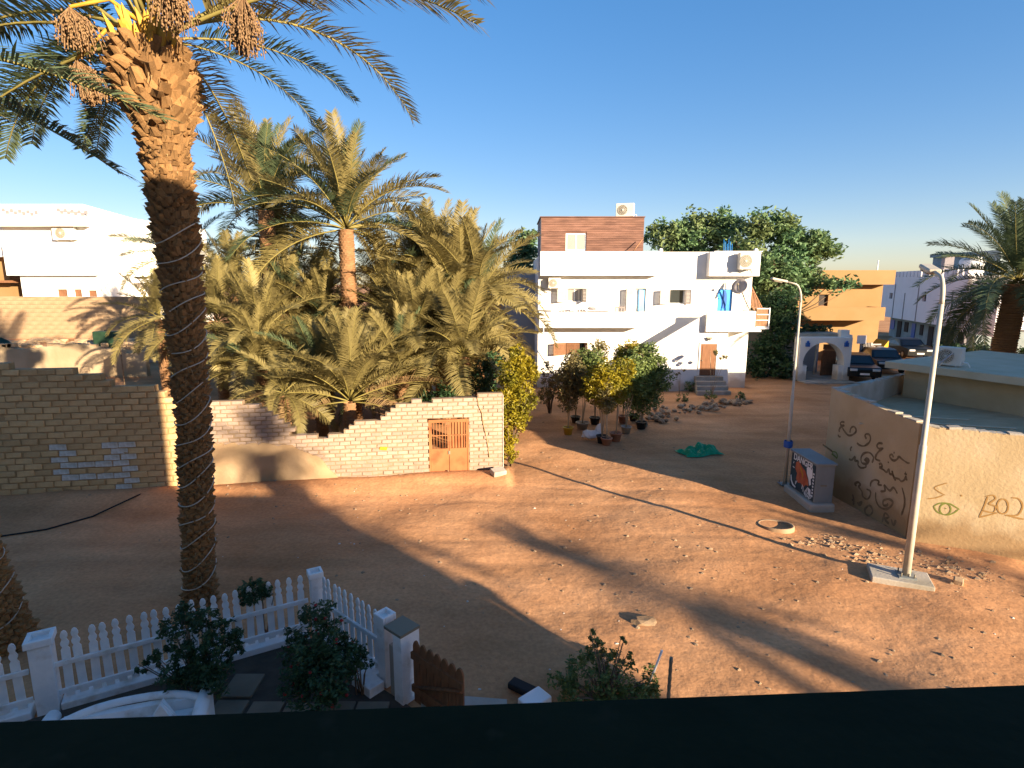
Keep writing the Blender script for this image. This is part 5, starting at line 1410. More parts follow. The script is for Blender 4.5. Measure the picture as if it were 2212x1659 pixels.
# ------------------------------------------------------------------ graffiti shed at right
P1, P2, P3 = Vector((9.16,12.2)), Vector((8.85,15.5)), Vector((13.0,18.8))
fd = Vector((.897,-.446)).normalized(); P0 = P1+fd*7.0; P4 = P3+Vector((6,-3))
def shed():
    g = thing('cement_shed', 'tan cement rendered shed covered in graffiti beside the street lamp', 'shed', (P1.x, P1.y, 0))
    top = {'P1':2.68,'P2':2.92,'P3':2.80,'P0':2.60}
    m = MB(); m.obox(P0, P1, -.2, -.1, top['P0'], top['P1']); part(m, 'front_wall', M['render_tan'], g)
    m = MB(); a = P1+(P2-P1).normalized()*.205; m.obox(a, P2, -.2, -.1, top['P1'], top['P2']); part(m, 'side_wall', M['render_tan'], g)
    dd = (P3-P2).normalized(); m = MB(); m.obox(P2+dd*.02, P3, -.2, -.1, top['P2']-.003, top['P3']); part(m, 'back_wall', M['conc'], g)
    inn = [P1+Vector((.22,.1)), P0+Vector((.1,.25)), P4, P3+Vector((0,-.25)), P2+Vector((.22,0))]
    m = MB(); m.slab([(p.x,p.y) for p in inn], -.1, 2.22); part(m, 'roof', M['roof_grey'], g)
    # crumbling coping pieces along the wall tops
    rng = random.Random(8)
    for A_, B_, za, zb in ((P0,P1,top['P0'],top['P1']), (P1,P2,top['P1'],top['P2']), (P2,P3,top['P2'],top['P3'])):
        d = (B_-A_); L = d.length; u = d.normalized(); nn = Vector((-u.y,u.x))*-.1
        k = 0.0
        while k < L-.05:
            w = rng.uniform(.05,.32); t = (k+w/2)/L; p = A_+u*(k+w/2)+nn; z = za+(zb-za)*t
            if rng.random() < .72:
                m = MB(); m.bbox(-w*.46, w*.46, -.085-rng.random()*.025, .085+rng.random()*.02, -.015, .004+rng.random()**2*.035, .004)
                m.xf(Matrix.Translation((p.x,p.y,z)) @ Matrix.Rotation(math.atan2(u.y,u.x)+rng.uniform(-.2,.2),4,'Z') @ Matrix.Rotation(rng.uniform(-.12,.12),4,'Y')); part(m, 'coping_piece', M['conc'], g)
            k += w+.01
    # raised rear room with slab roof
    b = [(12.5,17.9),(13.9,15.1),(18.5,17.2),(17,20.2)]
    m = MB(); m.slab(b, 2.0, 3.12); part(m, 'rear_room', M['render_tan'], g)
    s = [(11.9,18.0),(13.55,14.5),(19.2,16.8),(17.4,21.0)]
    m = MB(); m.slab(s, 3.123, 3.33); part(m, 'roof_slab', M['slab'], g)
    # planks and strips lying on the roof
    for k, (x, y, a, l) in enumerate([(10.6,13.6,-.35,3.6),(11.0,14.2,-.3,3.2),(10.8,15.0,-.28,2.6)]):
        m = MB(); m.box(-l/2,l/2,-.05,.05,0,.02); m.xf(Matrix.Translation((x,y,2.225)) @ Matrix.Rotation(a,4,'Z')); part(m, 'roof_batten', M['slab'], g)
    # graffiti: hand-drawn strokes lying on the two walls
    def ribbon(mb, pts, w, n):
        n = Vector(n); L_, R_ = [], []
        for i, p in enumerate(pts):
            t = (pts[min(len(pts)-1,i+1)]-pts[max(0,i-1)]).normalized(); s_ = t.cross(n).normalized()*w/2*(.95+.5*mnoise.noise(p*9))*(.55 if i in (0, len(pts)-1) else 1)
            L_.append(p+s_); R_.append(p-s_)
        v = L_+R_; k = len(pts); mb.add(v, [(i, i+1, k+i+1, k+i) for i in range(k-1)])
    def smooth(pts):
        out = []
        P = [pts[0]]+pts+[pts[-1]]
        for i in range(1, len(P)-2):
            for j in range(5):
                t = j/5; a, b_, c, d = P[i-1], P[i], P[i+1], P[i+2]
                out.append((b_*2+(c-a)*t+(a*2-b_*5+c*4-d)*t*t+(b_*3-a-c*3+d)*t*t*t)*.5)
        return out+[pts[-1]]
    def draw(strokes, conv, P_, n, w, m_, name):
        for st_ in strokes:
            mb = MB(); pp = []
            for zx, zy in st_:
                u, v = conv(zx, zy); p = PL(u, v, (P_.x,P_.y,0), n); pp.append(p+n*.005)
            ribbon(mb, smooth(pp), w, n)
            part(mb, name, m_, g)
    sd = (P2-P1).normalized(); ns = Vector((-sd.y, sd.x, 0)); ns = ns if ns.x < 0 else -ns
    nf = Vector((fd.y, -fd.x, 0)); nf = nf if nf.y < 0 else -nf
    c8 = lambda x, y: ((2200+x/4.424)*.73733, (1200+y/4.424)*.73733)
    c7 = lambda x, y: ((2200+x/2.765)*.73733, (1100+y/2.765)*.73733)
    S = [[(1215,165),(1180,158),(1160,180),(1175,205),(1210,205),(1170,225),(1145,260),(1150,290)],
         [(1180,225),(1215,280),(1260,330),(1310,330),(1360,290),(1360,245),(1330,220),(1295,245),(1285,300)],
         [(1130,325),(1145,350),(1165,350)],
         [(1500,380),(1480,340),(1500,315),(1540,330),(1550,380),(1530,430),(1470,470),(1410,460),(1375,430)],
         [(1710,440),(1660,435),(1635,470),(1660,505),(1715,500),(1660,540),(1625,590),(1620,640),(1680,665)],
         [(2060,690),(2030,690),(1970,650),(1920,610),(1900,640),(1860,660),(1820,640),(1800,600),(1830,580),(1850,620)],
         [(1775,675),(1790,690)], [(1850,555),(1865,562)],
         [(1310,480),(1290,510),(1300,535)],
         [(1570,690),(1590,620),(1540,560),(1470,565),(1430,620),(1440,690),(1500,700),(1530,660),(1500,630),(1470,660)],
         [(1480,670),(1500,650),(1515,670),(1495,685)],
         [(1270,640),(1310,650),(1350,610),(1350,660),(1390,670),(1390,720),(1430,755),(1490,745),(1490,710)],
         [(1660,710),(1690,700),(1700,740),(1670,750),(1720,780),(1760,810),(1790,770),(1800,830),(1840,840),(1860,880),(1920,900),(1950,930),(1990,910),(2010,860),(2020,920)],
         [(1830,790),(1850,870),(1880,920)], [(1990,830),(2025,840)], [(2000,815),(2010,818)],
         [(1370,990),(1350,960),(1390,940),(1420,970),(1400,1000),(1440,1060),(1450,1120),(1500,1160),(1540,1130),(1550,1060),(1500,1030)],
         [(1550,1000),(1560,940),(1610,910),(1660,930),(1650,970),(1700,980)],
         [(1680,1060),(1740,1050),(1730,980),(1800,1050),(1850,1010),(1900,1090)],
         [(1620,1070),(1620,1160),(1660,1250),(1740,1290),(1810,1260),(1840,1200),(1790,1160),(1720,1180),(1720,1240),(1770,1240),(1770,1210)],
         [(1320,1100),(1335,1170),(1330,1240)], [(1310,1180),(1340,1150)], [(1380,1200),(1410,1240),(1440,1195),(1400,1215)],
         [(1530,1240),(1480,1290),(1490,1350),(1540,1370),(1580,1320),(1560,1260),(1530,1240)],
         [(1700,1460),(1720,1400),(1740,1340),(1790,1390),(1740,1420),(1790,1480)], [(1820,1420),(1850,1500),(1880,1430)], [(1720,1500),(1770,1530),(1740,1570)],
         [(1960,1010),(1990,1130),(1990,1250),(1950,1370)],
         [(930,450),(1000,500),(1060,545)]]
    draw(S, c8, P1, ns, .056, M['graffiti'], 'graffiti_stroke')
    draw([[(1060,540),(1110,560),(1120,620),(1070,590),(1060,540)], [(1045,575),(1090,600),(1115,640)]], c8, P1, ns, .04, M['graffiti_green'], 'graffiti_stroke')
    eye = [[(1480,1060),(1530,1035),(1600,1035),(1650,1060),(1690,1085)], [(1480,1060),(1510,1105),(1580,1130),(1640,1115),(1680,1085)],
           [(1575+45*math.cos(k*.5236),1083+45*math.sin(k*.5236)) for k in range(13)], [(1572,1072),(1582,1080)]]
    draw(eye, c7, P1, nf, .026, M['graffiti_green'], 'eye_stroke')
    let = [[(1850,1150),(1890,1060),(1920,980)], [(1900,980),(1960,970),(1980,1000),(1930,1040),(1980,1060),(1960,1110),(1870,1090)],
           [(2040+45*math.cos(k*.5236),1060+60*math.sin(k*.5236)) for k in range(13)], [(2110,990),(2170,1000),(2200,1060),(2160,1130),(2080,1130)],
           [(1850,1150),(1930,1130),(2000,1110)], [(2060,1130),(2140,1150),(2212,1165)]]
    draw(let, c7, P1, nf, .03, M['graffiti_orange'], 'letter_stroke')
    draw([[(1590,870),(1490,905),(1520,940),(1575,970)], [(1430,1000),(1500,990),(1560,970)], [(1700,965),(1710,980)]], c7, P1, nf, .022, M['graffiti_orange'], 'graffiti_stroke')
shed()
p = A(2062,778,16.6); ac_unit('air conditioner standing on the shed roof slab at right', (p.x+.1, 16.9, 3.37), .62, .54, .30, math.radians(-55), feet=True)
m = MB(); a = A(2000,775,16.9); b = A(2050,740,16.9); m.tube([(a.x-.1,16.5,3.345),(a.x+.25,16.6,3.5),(b.x,16.7,3.75),(b.x+.1,16.8,3.6)], .02, 6)
single(m, 'conduit', M['shutter'], 'grey conduit running to the roof air conditioner', 'pipe', origin=(a.x,16.5,3.33))

# ------------------------------------------------------------------ street lamps
def lamp(label, base, h, az, arm, k_=1.0, hl=.62):
    g = thing('street_lamp', label, 'street lamp', base, az, 'street lamps')
    m = MB(); m.tube([(0,0,0),(0,0,h*.45),(0,0,h*.45+.02),(0,0,h*.9)], [.074*k_,.063*k_,.05*k_,.04*k_], 14); part(m, 'pole', M['pole'], g, local=True)
    c = [(0,0,h*.9)]; 
    for k in range(1, 9):
        t = k/8*math.radians(78); c.append((arm*.35*(1-math.cos(t)), 0, h*.9+h*.085*math.sin(t)))
    e = c[-1]; c.append((e[0]+arm*.45, 0, e[2]+arm*.11)); m = MB(); m.tube(c, [.04*k_]*5+[.036*k_]*4+[.03*k_], 12); part(m, 'arm', M['pole'], g, local=True)
    e = Vector(c[-1]); hd = MB(); hd.bbox(-.02,hl,-.11*k_,.11*k_,-.04*k_,.05*k_,.03*k_); hd.xf(Matrix.Translation(e) @ Matrix.Rotation(-.2,4,'Y')); H = part(hd, 'lamp_head', M['pole'], g, local=True)
    ln = MB(); ln.bbox(.12,hl-.06,-.09*k_,.09*k_,-.04*k_-.035,-.04*k_-.002,.012); ln.xf(Matrix.Translation(e) @ Matrix.Rotation(-.2,4,'Y')); part(ln, 'lens', M['ac_dark'], H, local=True)
    m = MB(); m.box(-.15,.15,-.15,.15,0,.025); part(m, 'base_plate', M['boxgrey'], g, local=True)
    for sx in (-.11,.11):
        for sy in (-.11,.11): b = MB(); b.tube([(sx,sy,.02),(sx,sy,.1)], .014, 6); part(b, 'bolt', M['ac_dark'], g, local=True)
    return g
l1 = G(1957, 1244, .1); l1b = G(1957,1250)
m = MB(); m.bbox(-.62,.42,-.30,.34,-.2,.10,.02); m.xf(Matrix.Translation((l1.x,l1.y,0)) @ Matrix.Rotation(math.radians(-24),4,'Z'))
single(m, 'concrete_footing', M['conc'], 'pale concrete footing under the near street lamp', 'footing', origin=(l1.x,l1.y,0))
h1 = A(2036, 585, l1.y).z-.1
lamp('tall pale street lamp in front of the graffiti shed', (l1.x, l1.y, .102), h1, math.radians(70), .8)
l2 = G(1695, 1046); h2 = A(1735, 606, l2.y).z
lamp('street lamp with arm to the left behind the painted cabinet', (l2.x, l2.y, 0), h2, math.radians(180), .62, .72, .42)
m = MB(); m.lathe([(.11,.0),(.12,.03),(.12,.17),(.11,.2)], (l2.x,l2.y,1.12), 16); single(m, 'pole_band', M['blue_deep'], 'dark blue band strapped round the farther lamp pole', 'band', origin=(l2.x,l2.y,1.12))

# ------------------------------------------------------------------ painted cabinet
def text_mesh(s, size, ext=.004):
    cu = bpy.data.curves.new('lettering', 'FONT'); cu.body = s; cu.size = size; cu.extrude = ext; cu.align_x = 'CENTER'; cu.offset = .004
    o = bpy.data.objects.new('lettering', cu); C.objects.link(o); bpy.context.view_layer.update()
    me = bpy.data.meshes.new_from_object(o.evaluated_get(bpy.context.evaluated_depsgraph_get()))
    C.objects.unlink(o); bpy.data.objects.remove(o); return me
def cabinet():
    a = G(1754,1100); b = G(1698,1062); L = 1.32; W = .48; H = 1.18
    g = thing('painted_cabinet', 'grey utility cabinet with a dark painted mural reading DANGER', 'cabinet', (a.x+.02, a.y, 0), 0)
    # local: mural faces -x, runs along +y
    m = MB(); m.bbox(-.10, W+.06, -.08, L+.12, -.1, .16, .05); part(m, 'plinth', M['conc'], g, local=True)
    m = MB(); m.bbox(0, W, 0, L, .161, H, .015); part(m, 'body', M['boxgrey'], g, local=True)
    m = MB(); m.bbox(-.04, W+.04, -.04, L+.04, H+.001, H+.06, .015); part(m, 'lid', M['boxgrey'], g, local=True)
    m = MB(); m.box(-.008, -.001, .03, L-.03, .2, H-.03); P = part(m, 'mural', M['mural_dark'], g, local=True)
    def shape(pts, mt, d, nm):  # pts in (along from left as seen, up); seen from -x, left is +y
        m = MB(); n = len(pts); v = [(-.008-d, L-p[0], p[1]) for p in pts]+[(-.0085, L-p[0], p[1]) for p in pts]
        m.add(v, [tuple(range(n-1,-1,-1))]+[(i,(i+1)%n,(i+1)%n+n,i+n) for i in range(n)]); part(m, nm, mt, P, local=True)
    rng = random.Random(3)
    shape([(.30,.95),(.45,1.02),(.62,.92),(.80,.86),(.98,.66),(1.02,.52),(.88,.50),(.78,.40),(.62,.46),(.48,.42),(.36,.50),(.40,.66),(.28,.76)], M['mural_red'], .003, 'red_figure')
    shape([(.86,.98),(1.02,1.02),(1.16,.98),(1.18,.80),(1.10,.74),(1.14,.60),(1.06,.55),(1.0,.70),(.9,.82)], M['mural_white'], .004, 'white_shape')
    shape([(.98,.48),(1.14,.46),(1.16,.30),(1.08,.28),(1.02,.38)], M['mural_white'], .004, 'white_shape')
    shape([(.06,.50),(.10,.52),(.14,.38),(.24,.30),(.38,.27),(.36,.23),(.2,.25),(.09,.36)], M['mural_white'], .004, 'white_curve')
    for k in range(8):
        z = .30+k*.085; shape([(1.20,z),(1.26,z),(1.26,z+.05),(1.20,z+.05)], M['mural_white'], .004, 'white_block')
    for s, y, z, sz in (('DANGER', L/2, 1.00, .25),):
        me = text_mesh(s, sz); me.materials.append(M['mural_white'])
        Mx = Matrix.Translation((-.013, y, z)) @ Matrix(((0,0,-1,0),(-1,0,0,0),(0,1,0,0),(0,0,0,1)))
        inst('lettering', me, P, Mx)
    for k in range(26):
        x = rng.uniform(.78,1.2) if k < 12 else rng.uniform(.1,1.2); z = rng.uniform(.22,.40) if k < 12 else rng.choice((rng.uniform(.45,.98), rng.uniform(.22,.4)))
        if .25 < x < .9 and z > .42: continue
        a_ = rng.uniform(0,3.14); l_ = rng.uniform(.03,.08); w_ = .012
        dx, dz = math.cos(a_)*l_, math.sin(a_)*l_; ex, ez = -math.sin(a_)*w_, math.cos(a_)*w_
        shape([(x-dx-ex,z-dz-ez),(x+dx-ex,z+dz-ez),(x+dx+ex,z+dz+ez),(x-dx+ex,z-dz+ez)], M['mural_white'], .0045, 'white_mark')
    shape([(.50,.90),(.60,.86),(.72,.72),(.70,.60),(.66,.72),(.56,.82)], M['spathe'], .0045, 'yellow_streak')
    m = MB(); m.box(.14,.30,-.012,-.001,.62,.66); part(m, 'door_handle', M['ac_dark'], g, local=True)
cabinet()

# ------------------------------------------------------------------ small street things
def ring():
    c = G(1676, 1133); m = MB(); R = .42
    g = thing('manhole_ring', 'half buried pale concrete manhole ring near the painted cabinet', 'manhole ring', (c.x, c.y, gz(c.x,c.y)-.06))
    m.lathe([(R*.86,-.2),(R,-.2),(R,.10),(R*.98,.12),(R*.88,.12),(R*.86,.10),(R*.86,-.2)], n=32); m.xf(Matrix.Rotation(-.12,4,'X')); part(m, 'ring', M['rubble'], g, local=True)
ring()
def tarp():
    a, b = G(1478,985), G(1550,978); c = (a+b)/2; L = (b-a).length*1.05; rng = random.Random(4); nx, ny = 34, 14
    m = MB(); v = []
    for j in range(ny+1):
        for i in range(nx+1):
            x = (i/nx-.5)*L; y = (j/ny-.5)*.85
            e = max(0, 1-(abs(i/nx-.5)*2)**3)*max(0, 1-(abs(j/ny-.5)*2)**2.5)
            z = min(1,e*1.8)*(.15+.05*math.sin(x*5+y*4)+.045*math.sin(x*14-y*9+1)+.045*math.sin(y*19+x*7)+.03*math.sin(x*27+y*13)+rng.uniform(-.012,.012))
            v.append((x*(1+.05*math.sin(y*9)), y+.06*math.sin(x*6), max(0,z)))
    m.add(v, [(j*(nx+1)+i, j*(nx+1)+i+1, (j+1)*(nx+1)+i+1, (j+1)*(nx+1)+i) for j in range(ny) for i in range(nx)], False)
    m.xf(Matrix.Translation((c.x, c.y+.2, .012)) @ Matrix.Rotation(math.atan2(b.y-a.y,b.x-a.x),4,'Z'))
    single(m, 'tarpaulin', M['tarp'], 'crumpled bright green tarpaulin lying in the shaded dirt', 'tarpaulin', origin=(c.x,c.y+.2,0))
tarp()
def block(label, u, v, s, rz, tilt, m_=None, name='concrete_block'):
    g = G(u, v); m = MB(); m.bbox(-s[0]/2,s[0]/2,-s[1]/2,s[1]/2,0,s[2],.02); m.xf(Matrix.Rotation(rz,4,'Z') @ Matrix.Rotation(tilt,4,'X'))
    o = single(m, name, m_ or M['conc'], label, 'block'); o.location = (g.x, g.y, gz(g.x,g.y)-.02)
block('pale broken concrete block lying at the corner of the brick wall', 1076, 1037, (.42,.3,.16), .5, .2)
block('stone lump at the foot of the lamp footing', 2068, 1262, (.2,.16,.12), .9, .1, M['stone'], 'stone_block')
def crack_mat():
    # dark pit in the street
    c = G(1390, 1343); rng = random.Random(2); m = MB(); m.ico((c.x,c.y,gz(c.x,c.y)), .2, 2, .2, rng, (1.2,.7,.35)); single(m, 'dirt_clod', M['rubble'], 'dark clod of earth in the middle of the street', 'clod', origin=(c.x,c.y,0))
crack_mat()
def hose():
    pts = []
    for u, v in ((375,1050),(300,1082),(200,1115),(100,1142),(0,1158),(-80,1165)): g = G(u, v); pts.append((g.x, g.y, gz(g.x,g.y)+.02))
    m = MB(); m.tube(pts, .02, 6); single(m, 'ground_cable', M['tyre'], 'dark cable lying across the shaded street at left', 'cable', origin=pts[0])
hose()

# ------------------------------------------------------------------ front garden with picket fence
cA = Vector((-3.25,8.70)); cB = Vector((-6.37,6.96)); cC = Vector((-1.83,7.48)); GZ = 0.0
def picket_mesh():
    w, h, t = .05, 1.0, .02
    half = [(w,0),(w,.70),(w*.62,.735),(w*.95,.775),(w*1.0,.80),(w*.62,.845),(w*.55,.86),(w*.8,.885),(w*.82,.92),(w*.5,.965),(0,.98)]
    poly = half+[(-x, z) for x, z in half[-2::-1]]
    m = MB(); m.prism(poly[::-1], -t/2, t/2); return m.mesh('picket', M['paint'])
PM = picket_mesh()
def post_mb(s, h):
    m = MB(); m.bbox(-s,s,-s,s,0,h-.1,.01)
    m.bbox(-s*1.25,s*1.25,-s*1.25,-s*.8,h-.0999,h,.008); m.bbox(-s*1.25,s*1.25,s*.8,s*1.25,h-.0999,h,.008); m.bbox(-s*1.25,-s*.8,-s*.799,s*.799,h-.0999,h,.008); m.bbox(s*.8,s*1.25,-s*.799,s*.799,h-.0999,h,.008)
    m.box(-s*.9,s*.9,-s*.9,s*.9,h-.0998,h-.06); return m
def fence_run(label, a, b, n, ends, grp='white picket fence runs'):
    d = b-a; L = d.length; rz = math.atan2(d.y, d.x); g = thing('picket_fence', label, 'fence', (a.x, a.y, GZ), rz, grp)
    m = MB(); m.bbox(.02, L-.02, -.14, .14, -.05, .12, .015); part(m, 'plinth', M['paint'], g, local=True)
    for z in (.2, .62): m = MB(); m.bbox(0, L, -.052, -.012, z, z+.07, .006); part(m, 'rail', M['paint'], g, local=True)
    for k in range(n):
        x = ends[0]+(L-ends[0]-ends[1])*(k+.5)/n; inst('picket', PM, g, Matrix.Translation((x+random.Random(k+9).uniform(-.008,.008), .002, .13+random.Random(k+5).uniform(-.02,.012))) @ Matrix.Rotation(random.Random(k).uniform(-.028,.028),4,'Y'))
    return g
dAB = (cB-cA).normalized(); cD = cB+dAB*2.6
fence_run('white picket fence run from the corner post to the left square post', cB-dAB*.12, cA+dAB*.14, 21, (.04,.04))
fence_run('white picket fence run cut off by the left edge', cD, cB+dAB*.16, 14, (.05,.05))
fence_run('white picket fence run right of the corner post', cA+(cC-cA).normalized()*.14, cC-(cC-cA).normalized()*.12, 10, (.03,.03))
def post(label, p, s, h, rz, foot=False):
    g = thing('fence_post', label, 'post', (p.x, p.y, GZ), rz, 'white square fence posts'); part(post_mb(s, h), 'shaft', M['paint'], g, local=True)
    if foot: m = MB(); m.bbox(-.35,.1,-.38,-.13,-.05,.16,.01); part(m, 'foot', M['paint'], g, local=True)
rzA = math.atan2(dAB.y, dAB.x)
post('white hollow topped corner post of the picket fence', cA, .092, 1.13, rzA)
post('stout white square post in the left picket fence', cB, .125, 1.12, rzA)
dAC = (cC-cA).normalized(); rzC = math.atan2(dAC.y, dAC.x)
post('white hollow topped end post beside the brown gate', cC, .092, 1.13, rzC, True)
def brown_gate():
    a = cC+dAC*.62; L = 1.0
    pp = cC+dAC*.40
    g = thing('gate_post', 'white post with dark hollow top between fence and brown gate', 'post', (pp.x, pp.y, 0), rzC)
    m = MB(); m.box(-.02,.16,-.16,.16,0,1.05); part(m, 'shaft', M['paint'], g, local=True); m = MB(); m.box(-.16,-.022,-.12,.12,0,.8); part(m, 'side_slab', M['conc'], g, local=True)
    m = MB(); m.box(-.2,.17,-.17,.17,1.0501,1.09); part(m, 'cap', M['ac_dark'], g, local=True)
    g = thing('garden_gate', 'brown wooden picket gate at the garden entrance', 'gate', (a.x, a.y, 0), rzC)
    m0 = MB(); w = .062; half = [(w,0),(w,.86),(w*.8,.90),(w*.4,.94),(0,.95)]; m0.prism((half+[(-x,z) for x,z in half[-2::-1]])[::-1], -.012, .012); me = m0.mesh('board', M['gate_brown'])
    for k in range(7): inst('board', me, g, Matrix.Translation((.07+k*.142, 0, .04)))
    for z in (.22,.72): m = MB(); m.box(0,1.0,-.05,-.014,z,z+.1); part(m, 'rail', M['gate_brown'], g, local=True)
    m = MB(); m.tube([(.02,-.03,.28),(.98,-.03,.70)], .03, 4); part(m, 'brace', M['gate_brown'], g, local=True)
brown_gate()
def garden_ground():
    m = MB(); poly = [cA+Vector((0,-.15)), cC+Vector((-.1,-.1)), cC+dAC*2.6, Vector((-.2,3.0)), Vector((-9,3.0)), cD+Vector((0,-.1)), cB+Vector((0,-.15))]
    m.slab([(p.x,p.y) for p in poly][::-1], -.05, .02)
    m.f = [tuple(reversed(f)) for f in m.f]
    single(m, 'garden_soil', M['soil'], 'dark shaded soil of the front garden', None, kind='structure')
    rng = random.Random(6); g = thing('garden_path', 'broken paving slabs between the garden shrubs', 'paving', (-3.2,6.2,.0))
    for k in range(26):
        i, j = k%5, k//5; x = -3.9+i*.5+rng.uniform(-.03,.03); y = 4.6+j*.55+rng.uniform(-.03,.03)
        if rng.random() < .12: continue
        m = MB(); m.bbox(x-.22,x+.22,y-.24,y+.24,.0,.035+rng.random()*.012,.008); m.xf(Matrix.Translation((0,0,.012))); part(m, 'slab', M['paving'], g)
    # pavement outside the gate
    q0 = cC+dAC*.7+Vector((.25,.12)); q = [q0, G(1095,1522), G(1095,1590), Vector((-.9,5.3)), cC+dAC*.75]
    m = MB(); m.slab([(p.x,p.y) for p in q], -.05, .085); m.f = [f for f in m.f]
    single(m, 'pavement', M['conc'], 'grey concrete strip outside the brown gate', None, kind='structure')
garden_ground()
def blobs_px(lst, Y, k=1.05):
    out = []
    for u, v, rp, dy in lst:
        p = A(u, v, Y+dy); out.append((p, rp/F*(Y+dy)*k, (1,1,1)))
    return out
b = blobs_px([(400,1320,26,0),(440,1340,36,0),(380,1365,38,0),(450,1390,40,-.1),(340,1420,22,-.2),(490,1365,30,0),(400,1420,30,-.2),(310,1435,18,-.2),(430,1450,40,-.3),(510,1400,22,-.1),(470,1440,36,-.3),(380,1460,36,-.3),(470,1475,34,-.5)], 7.15)
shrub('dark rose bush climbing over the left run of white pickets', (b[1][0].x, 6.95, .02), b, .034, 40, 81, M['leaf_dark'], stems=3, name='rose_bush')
b = blobs_px([(550,1278,30,0),(530,1285,22,0),(575,1275,18,0)], 8.3)
shrub('small tuft of rose leaves hanging over the pickets near the corner', (b[0][0].x, 8.62, .02), b, .034, 60, 82, M['leaf_dark'], stems=1, name='rose_bush')
b = blobs_px([(690,1345,45,0),(720,1390,55,-.1),(660,1420,55,-.2),(720,1450,55,-.4),(650,1480,50,-.5),(760,1420,40,-.1),(640,1380,28,0),(700,1490,50,-.6)], 7.2)
shrub('big dark shrub with a few red flowers inside the fence corner', (b[1][0].x, 7.0, .02), b, .036, 32, 83, M['leaf_dark'], stems=2, name='garden_shrub', flower=M['red_flower'])
b = blobs_px([(775,1420,16,0),(795,1435,14,0),(755,1410,12,0)], 7.25)
shrub('low flowering plant at the foot of the right pickets', (b[0][0].x, 7.25, .02), b, .024, 60, 84, M['leaf_dark'], stems=2, name='garden_plant', cat='plant', flower=M['red_flower'])
b = blobs_px([(1280,1370,16,0),(1285,1400,26,0),(1310,1430,34,0),(1345,1380,14,0),(1350,1420,20,0),(1260,1440,40,-.1),(1330,1470,48,-.2),(1395,1470,36,-.1),(1215,1470,34,-.2),(1240,1500,40,-.3),(1390,1500,38,-.3),(1300,1500,45,-.3)], 7.4)
shrub('green shrub before the window sill at the bottom of the view', (b[5][0].x+.3, 7.0, .02), b, .034, 26, 85, M['leaf_mid'], stems=3, name='street_shrub')
def poles():
    a = A(1413,1450,7.3); b = A(1430,1405,7.3); m = MB(); m.tube([(a.x-.12,7.3,.0),a,b], [.016,.016,.018], 8); single(m, 'white_cane', M['plastic'], 'thin white pipe leaning in the shrub', 'pipe', origin=(a.x-.12,7.3,0))
    a = G(1441,1545); b = A(1450,1420,a.y); m = MB(); n = 14
    m.tube([(a.x,a.y,0)]+[Vector((a.x,a.y,0)).lerp(b, k/n) for k in range(1,n+1)], [.022+.006*(k%2) for k in range(n+1)], 8); single(m, 'iron_rod', M['ac_dark'], 'dark ribbed iron rod standing right of the shrub', 'rod', origin=(a.x,a.y,0))
    g_ = G(1155,1522); m = MB(); m.bbox(-.2,.2,-.14,.14,0,.12,.02); m.xf(Matrix.Translation((g_.x,g_.y,.0)) @ Matrix.Rotation(.7,4,'Z')); single(m, 'white_crate', M['plastic'], 'white upturned tray beside the pavement strip', 'tray', origin=(g_.x,g_.y,0))
    g_ = G(1128,1492); m = MB(); m.bbox(-.2,.2,-.09,.09,0,.1,.02); m.xf(Matrix.Translation((g_.x,g_.y,.0)) @ Matrix.Rotation(-.6,4,'Z')); single(m, 'black_trough', M['tyre'], 'small black trough beside the white tray', 'trough', origin=(g_.x,g_.y,0))
poles()
def bench():
    a = G(100,1575,.45); e = G(450,1510,.45); d = Vector((e.x-a.x, e.y-a.y)); L = d.length; rz = math.atan2(d.y, d.x)
    g = thing('garden_bench', 'white curved garden bench with rolled arm at the bottom left', 'bench', (a.x, a.y, .02), rz)
    # back: swept curved rim
    m = MB(); pts = [(L*t, .25-.25*abs(2*t-1)**3, .40+.05*math.sin(math.pi*t)) for t in [k/12 for k in range(13)]]
    m.tube(pts, [.05]*13, 10); m.box(.1,L-.1,.12,.22,0,.40); part(m, 'backrest', M['paint'], g, local=True)
    m = MB(); m.bbox(.05,L-.05,-.45,.12,.0,.28,.03); part(m, 'seat', M['paint'], g, local=True)
    for x in (-.02, L-.05):
        m = MB(); m.tube([(x,.24,.42),(x,-.1,.44),(x,-.46,.40)], [.085,.09,.085], 14); m.box(x-.06,x+.06,-.45,.2,0,.40); part(m, 'armrest', M['paint'], g, local=True)
    c = thing('cushion', 'pale triangular cushion standing on the white bench', 'cushion', (g.location.x+d.x*.72, g.location.y+d.y*.72, .31), rz)
    m = MB(); m.prism([(-.2,0),(.2,0),(.03,.36)][::-1], -.25, -.12); part(m, 'cover', M['paint'], c, local=True); m = MB(); m.tube([(-.2,-.185,.01),(.03,-.185,.36),(.2,-.185,.01)], .012, 6); part(m, 'piping', M['paint'], c, local=True)
bench()

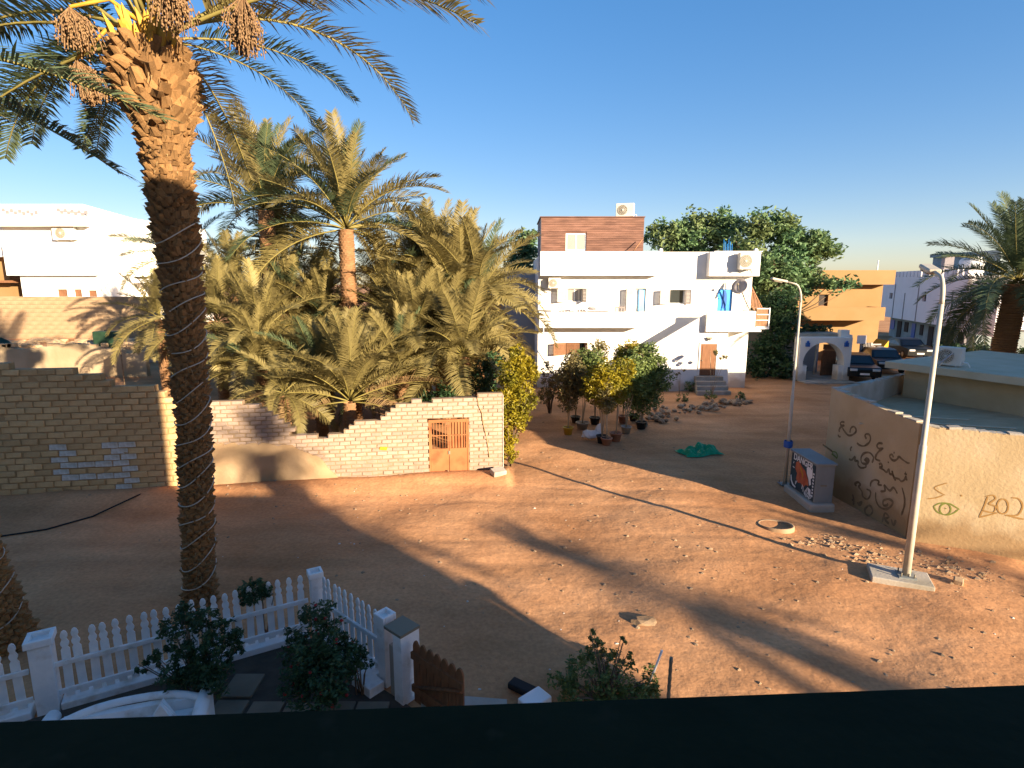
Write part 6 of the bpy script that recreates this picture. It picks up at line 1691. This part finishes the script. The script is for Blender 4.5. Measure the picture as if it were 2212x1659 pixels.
# ------------------------------------------------------------------ the building the view is taken from (casts the foreground shade)
def own_building():
    # rotated a little, as the sill shows
    g = thing('home_building', 'tall block with the balcony the view is taken from', 'building', (0,0,0))
    E1, E2 = 6.8, 10.6; hi = 10.8; lo = 5.6
    m = MB(); m.box(-26, E1, -9, -1.1, -.1, hi); part(m, 'wall', M['white'], g)
    m = MB(); m.box(E1+.003, E2, -9, -1.4, -.1, lo); part(m, 'side_wing', M['white'], g)
    for x in (E2+.004,):
        for k, y in enumerate((-2.6,-1.7)):
            m = MB(); m.tube([(x-.01,y,lo-1.9-.3*k),(x+.45,y,lo-1.8-.3*k),(x+.6,y,lo-1.4-.3*k)], .05, 6); m.ico((x+.62,y,lo-1.3-.3*k), .17, 1); part(m, 'wall_lamp', M['groove'], g)  # unseen arms with knobs, sized for the small bump shadows on the street
    m = MB(); m.box(-3.2, 3.2, -1.097, .15, 4.25, 4.45); part(m, 'balcony_floor', M['conc'], g)
    p = A(0,1560,1); a = G(0,1560,CAM_H-.45); b = G(2212,1480,CAM_H-.45); d = (b-a).normalized()
    A0 = a-d*2.2; B0 = b+d*2.2
    m = MB(); m.obox((A0.x,A0.y), (B0.x,B0.y), -.26, 4.2, CAM_H-.45); part(m, 'balcony_parapet', M['black'], g, label='black balcony parapet across the bottom of the view')
own_building()
# things outside the frame whose shadows fall into it
def shade_building(label, poly, h, name='shade_house'):  # unseen houses, placed and sized for the shade they throw
    cx = sum(p[0] for p in poly)/len(poly); cy = sum(p[1] for p in poly)/len(poly)
    g = thing(name, label, 'house', (cx,cy,0))
    m = MB(); m.slab(poly, -.1, h); part(m, 'wall', M['white_far'], g)
    m = MB(); m.slab([(cx+(x-cx)*1.02, cy+(y-cy)*1.02) for x, y in poly], h+.003, h+.15); part(m, 'roof', M['slab'], g)
    m = MB(); (x0,y0),(x1,y1) = poly[0], poly[-1]; d = Vector((x1-x0,y1-y0)).normalized(); L = (Vector((x1,y1))-Vector((x0,y0))).length
    for k in range(2):
        a = Vector((x0,y0))+d*L*(.2+.4*k); m = MB(); n = Vector((-d.y,d.x)); n = n if n.x < 0 else -n; a = a+n*.004; m.obox((a.x,a.y), (a.x+d.x*1.1,a.y+d.y*1.1), .04 if n.dot(Vector((-d.y,d.x))) > 0 else -.04, 1.0, 2.3); part(m, 'window', M['inside'], g)
shade_building('tall unseen house outside the right edge, shaped to shade the street', [(18.5,4.2),(30,4.2),(30,13.4),(18.5,13.4)], 6.8)
shade_building('low unseen house behind the shed, shaped to shade the dirt before the white house', [(18.9,13.6),(30,13.6),(30,20),(18.9,20)], 4.6)
shade_building('unseen house beyond the stout palm, shaped to shade the arched gateway', [(24.5,23.6),(31,20.6),(36,28),(30,32)], 6.5)
def shade_palm(label, u, v, back, crown_n, L, seed):
    q = G(u, v); p = Vector((q.x, q.y))-Vector((ldir.x, ldir.y)).normalized()*back
    palm(label, (p.x, p.y), back*math.tan(SUN_EL)*1.0, L, crown_n, seed, .3, 'aat', 85, -30, (.35,.8,1.25), group='palms beside the home building')
shade_palm('palm outside the right edge whose shadow crosses the street', 1480, 1300, 38, 30, 1.5, 91)
shade_palm('low palm beside the home building throwing soft shadows on the wall foot', 470, 985, 44, 30, 1.8, 93)
shade_palm('unseen palm added to soften the shade edge on the street', 800, 1165, 42, 26, 1.5, 95)  # added so its crown shadow blurs the hard shade edge
shade_palm('palm outside the right edge shading the shed foot', 2260, 1262, 24, 30, 1.3, 94)
